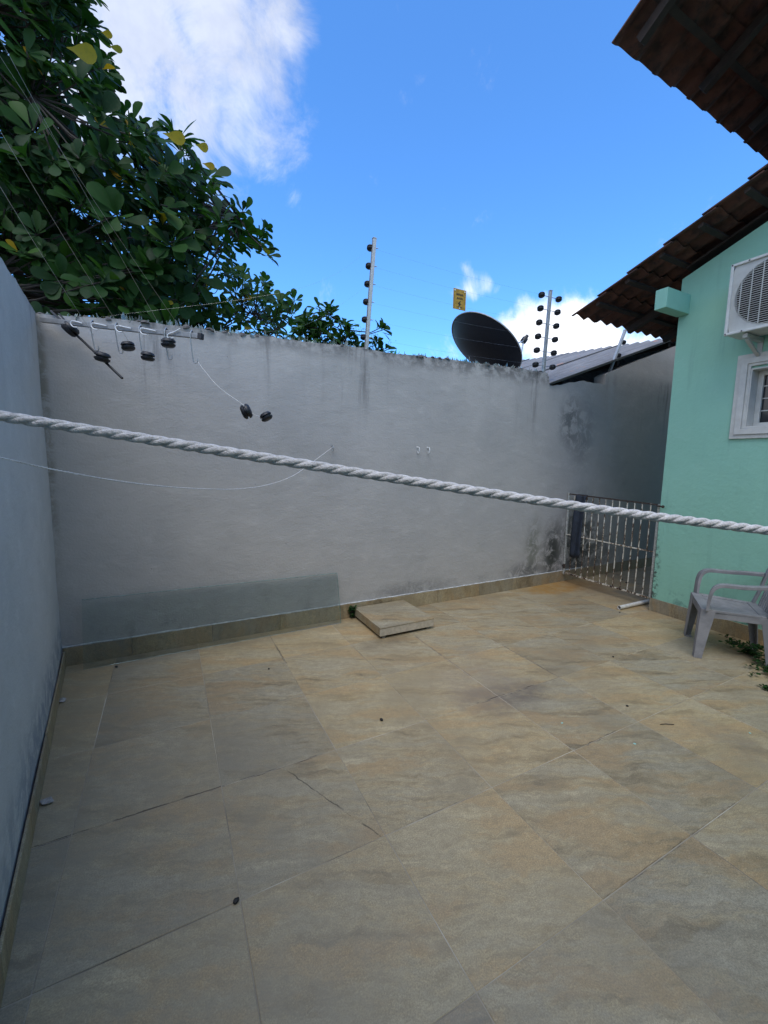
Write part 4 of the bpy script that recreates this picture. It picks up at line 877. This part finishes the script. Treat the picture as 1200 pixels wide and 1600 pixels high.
def tree(name, label, poly, holes, dep, n_clusters, Lm, leaves, seed, base, fork, tone, yellow=0., nbig=300, minY=1.5, margin=(10, 9), nlimb=26, tw_r=.006, cat='tree', er=1., spots=()):
    r = random.Random(seed); root = empty(name, base); tag(root, label, cat); f = rpart(root); fo = Foliage(); pts = []
    xs = [p[0] for p in poly]; ys_ = [p[1] for p in poly]; tries = 0
    while len(pts) < n_clusters and tries < 60000:
        tries += 1
        px_, py_ = r.uniform(min(xs), max(xs)), r.uniform(min(ys_), max(ys_)); d = dep[0]+(dep[1]-dep[0])*r.random()**1.35
        if not inpoly(px_+margin[0], py_-margin[1], poly) or not inpoly(px_, py_, poly): continue
        if any((px_-hx)**2+(py_-hy)**2 < hr*hr for hx, hy, hr in holes): continue
        p = at(px_, py_, d)
        if p.y < minY or (p.x < -.9 and p.y < 1.4): continue
        if any((p-q).length < Lm*.42 for q in pts[-400:]): continue
        pts.append(p)
    fork = Vector(fork); base = Vector(base); mb = MB()
    tr_ = spline([base, base.lerp(fork, .5)+Vector((.08, .05, 0)), fork], 6); f(MB().tube(tr_, [.11*er-.06*er*i/(len(tr_)-1) for i in range(len(tr_))], 10), 'trunk', M_BARK, 0, True)
    ends = r.sample(pts, min(nlimb, len(pts))); limbs = []
    for e in ends:
        mid = fork.lerp(e, .5)+Vector((r.uniform(-.15, .15), r.uniform(-.15, .15), r.uniform(-.05, .3))); L_ = spline([fork.lerp(base, r.uniform(0, .3)), mid, e], 5); limbs += L_[2:]; f(MB().tube(L_, [.020*er*(1-.8*i/(len(L_)-1)) for i in range(len(L_))], 6), 'limb', M_BARK, 0, True)
    tb = MB(); cen = sum(pts, Vector())/len(pts)
    for p in pts:
        q = min(limbs, key=lambda l: (l-p).length_squared+(.0 if l.z < p.z else .3))
        if (q-p).length > .02: tb.tube([q, (q+p)/2+Vector((r.uniform(-.05, .05), r.uniform(-.05, .05), -.04)), p], [tw_r*1.5, tw_r*1.2, tw_r], 4, False)
        ax = (p-cen).normalized()*.55+Vector((r.uniform(-.5, .5), r.uniform(-.5, .5), .75+r.uniform(-.3, .3)))+(CAM-p).normalized()*.25
        dd = proj(p)[2]; fo.rosette(p, ax, int(leaves*r.uniform(.7, 1.25)), Lm*r.uniform(.8, 1.15), r, tone+.10*mnoise.noise(p*1.3), yellow)
    tag(f(tb, 'twigs', M_BARK), kind='stuff')
    for (px_, py_, d, Ls, tn) in spots:             # the few big yellowing leaves
        p = at(px_, py_, d); dv = imdir(.9, .35, -.1).normalized(); nv = (CAM-p).normalized()+Vector((0, 0, .15)); sx = dv.cross(nv).normalized(); nz = sx.cross(dv)
        fo.items.append((Matrix(((sx.x, dv.x, nz.x, p.x), (sx.y, dv.y, nz.y, p.y), (sx.z, dv.z, nz.z, p.z), (0, 0, 0, 1))), Ls, tn))
    fo.emit(root, M_LEAF, nbig); return root
POLY1 = [(-260, -260), (125, -260), (150, 5), (168, 50), (190, 100), (194, 128), (170, 150), (205, 168), (248, 188), (292, 206), (332, 242), (338, 268), (368, 312), (425, 316), (436, 345), (438, 392), (418, 398), (392, 386), (372, 400), (330, 420), (300, 470), (280, 560), (-260, 560)]
tb_ = at(98, 430, 4.6)
tree('almond_tree', 'big dark leaved tree filling the upper left above the walls', POLY1, [(203, 262, 13), (218, 275, 9), (290, 352, 12), (318, 365, 9), (345, 300, 6)], (3.3, 6.2), 1550, .190, 12, 21, (tb_.x, tb_.y, 0), at(100, 300, 4.6), .36, .006, 290, spots=((104, 74, 3.05, .25, .915), (254, 208, 3.15, .19, .93), (305, 226, 3.2, .11, .925), (316, 255, 3.2, .10, .95), (158, 50, 3.1, .08, .94), (170, 72, 3.1, .10, .91), (258, 470, 3.6, .08, .92)))
POLY2 = [(170, 400), (250, 385), (330, 400), (372, 405), (395, 425), (425, 432), (442, 462), (472, 458), (470, 490), (440, 500), (450, 540), (170, 560)]
tb2 = at(330, 500, 6.6)
tree('small_leaved_tree', 'lighter green small leaved tree showing between the big tree and the wall', POLY2, [(338, 462, 15), (360, 440, 8)], (4.9, 7.4), 300, .15, 10, 33, (tb2.x, tb2.y, 0), at(330, 470, 6.6), .58, .02, 160, 1.5, (8, 7), 12, .005, er=.7)
POLY3 = [(462, 545), (466, 515), (470, 495), (490, 492), (505, 470), (520, 478), (528, 505), (545, 498), (553, 515), (548, 530), (560, 522), (566, 515), (575, 530), (590, 512), (602, 508), (612, 530), (615, 550), (600, 590), (462, 590)]
tb3 = at(520, 560, 4.3)
tree('sprouting_bush', 'small leafy bush sprouting above the wall beside the middle fence pole', POLY3, [], (3.75, 4.5), 120, .115, 9, 41, (tb3.x, tb3.y, 0), at(520, 570, 4.3), .48, .0, 130, 1.42, (4, 3), 8, .004, 'bush', er=.35)

# fine dry grass stalks over the wall by the pole
def weed(name, label, c, spreadr, hgt, nst, leafL, seed, cat='weed', drift=(0, 0)):
    r = random.Random(seed); root = empty(name, c); tag(root, label, cat); f = rpart(root); sb = MB(); fo = Foliage()
    for k in range(nst):
        a = r.uniform(0, 2*math.pi); L_ = spreadr*r.uniform(.35, 1); e = Vector((c[0]+math.cos(a)*L_+drift[0]*L_, c[1]+math.sin(a)*L_+drift[1]*L_, c[2]+hgt*r.uniform(.1, 1))); b = Vector(c)+Vector((r.uniform(-.03, .03), r.uniform(-.03, .03), 0)); P = spline([b, (b+e)/2+Vector((0, 0, hgt*.35)), e], 4); sb.tube(P, .0015, 4, False)
        for p in P[1:]:
            for _ in range(2):
                d = Vector((r.uniform(-1, 1), r.uniform(-1, 1), r.uniform(-.1, .5))).normalized(); nv = Vector((r.uniform(-.4, .4), r.uniform(-.4, .4), 1)); sx = d.cross(nv).normalized(); nz = sx.cross(d); L = leafL*r.uniform(.6, 1.2)
                fo.items.append((Matrix(((sx.x, d.x, nz.x, p.x), (sx.y, d.y, nz.y, p.y), (sx.z, d.z, nz.z, max(.004, p.z)), (0, 0, 0, 1))), L, min(.85, max(0, r.gauss(.25, .15)))))
    tag(f(sb, 'stems', M_BARK), kind='stuff'); fo.emit(root, M_WEED, 0, .6); return root
weed('creeping_weed', 'dark creeping weed spreading under the chair beside its back legs', (4.22, -1.06, .003), .22, .10, 22, .035, 3)
weed('creeping_weed', 'dark creeping weed on the tiles in front of the chair, at the right picture edge', (4.02, -1.27, .003), .24, .07, 24, .033, 5, drift=(-.25, -.1))
weed('creeping_weed', 'tiny weed sprig nearest the viewer at the right picture edge', (3.62, -1.42, .003), .07, .03, 5, .024, 8)
weed('small_fern', 'tiny green plant growing at the left corner of the raised slab', (1.455, 1.165, .0), .05, .13, 9, .032, 12, 'plant')
gs_ = MB(); rr_ = random.Random(5)
for k in range(16):
    b = onY(rr_.uniform(535, 605), 560, 1.55); e = Vector((b.x+rr_.uniform(-.05, .08), b.y, rr_.uniform(2.85, 3.02))); gs_.tube([b, (b+e)/2+Vector((.01, 0, .02)), e], .0007, 3, False)
    for _ in range(9): q = e+Vector((rr_.uniform(-.04, .04), rr_.uniform(-.03, .03), rr_.uniform(-.07, .03))); gs_.tube([q, q+Vector((rr_.uniform(-.008, .008), 0, .009))], .002, 4)
tag(gs_.build('seed_grass', M_BARK), 'fine dry seed stalks rising over the wall beside the middle pole', 'grass', kind='stuff')

# ------------------------------------------------------------------ litter on the floor
def crumb(name, p, size, mt, label, cat, seed, flat=.5, n_=14, grp=None):
    r = random.Random(seed); bm = bmesh.new()
    for _ in range(n_):
        q = Vector((r.gauss(0, 1), r.gauss(0, 1), r.gauss(0, 1))).normalized()*(.5 if name == 'seed' else r.uniform(.35, .6)); bm.verts.new((size[0]*q.x, size[1]*q.y, size[2]*q.z))
    bmesh.ops.convex_hull(bm, input=bm.verts)
    for v in [v for v in bm.verts if not v.link_faces]: bm.verts.remove(v)
    zmin = min(v.co.z for v in bm.verts)
    for v in bm.verts: v.co.z -= zmin
    me = bpy.data.meshes.new(name); bm.to_mesh(me); bm.free(); o = link(name, me, None, mt); o.location = (p.x, p.y, .0012); o.rotation_euler.z = r.uniform(0, 3); return tag(o, label, cat, grp)
crumb('render_chip', gnd(97, 1096), (.05, .06, .022), M_STONE, 'pale chip of render by the left skirting, the farther of two', 'chip', 1)
crumb('render_chip', gnd(73, 1256), (.06, .045, .022), M_STONE, 'grey chip of render by the left skirting, the nearer of two', 'chip', 2)
for i, (a, lab) in enumerate((((369, 1410), 'round black seed on the tiles nearest the viewer'), ((596, 1126), 'round black seed on the tiles in front of the slab'), ((182, 1043), 'dark seed near the left end of the glass sheet'), ((958, 1027), 'dark speck of a seed on the tiles toward the chair'), ((980, 1104), 'small black seed on the tiles left of the twig'), ((420, 1046), 'tiny dark seed on the tiles in front of the glass sheet'))):
    crumb('seed', gnd(*a), (.026, .020, .014) if i < 3 else (.018, .014, .01), M_SEED, lab, 'seed', 10+i, n_=48, grp='seeds fallen on the tiles')
for i, (a, lab) in enumerate((((878, 1130), 'mint paint flake beside the dark stained joint'), ((992, 1163), 'mint paint flake in the right middle of the floor'), ((1172, 1146), 'mint paint flake near the right picture edge'))):
    crumb('paint_flake', gnd(*a), (.022, .014, .003), M_FLAKE, lab, 'paint flake', 30+i, grp='mint paint flakes on the tiles')
tw_ = MB(); c = gnd(1042, 1133); tw_.tube([c+Vector((-.035, .02, .004)), c+Vector((0, .004, .006)), c+Vector((.04, -.02, .004))], .0022, 5); tag(tw_.build('twig', M_BARK), 'short dry twig lying on the tiles left of the chair', 'twig')
for i, (a, lab) in enumerate((((990, 888), 'dead leaf lying farthest in the passage behind the gate'), ((980, 911), 'larger dead leaf on the passage floor behind the gate'), ((970, 906), 'small dead leaf at the left of those behind the gate'), ((968, 957), 'dead leaf under the open end of the drain pipe'))):
    p = gnd(*a); crumb('dead_leaf', p, (.09, .05, .012) if i < 3 else (.04, .02, .008), M_SEED, lab, 'dead leaf', 50+i, n_=10, grp='dead leaves on the floor')
for i, (a, lab) in enumerate((((1135, 996), 'dry leaf scrap on the floor behind the chair leg'), ((1088, 999), 'dry leaf scrap beside the far front chair leg'))):
    crumb('leaf_scrap', gnd(*a), (.045, .02, .006), M_BARK, lab, 'leaf scrap', 60+i, n_=9)
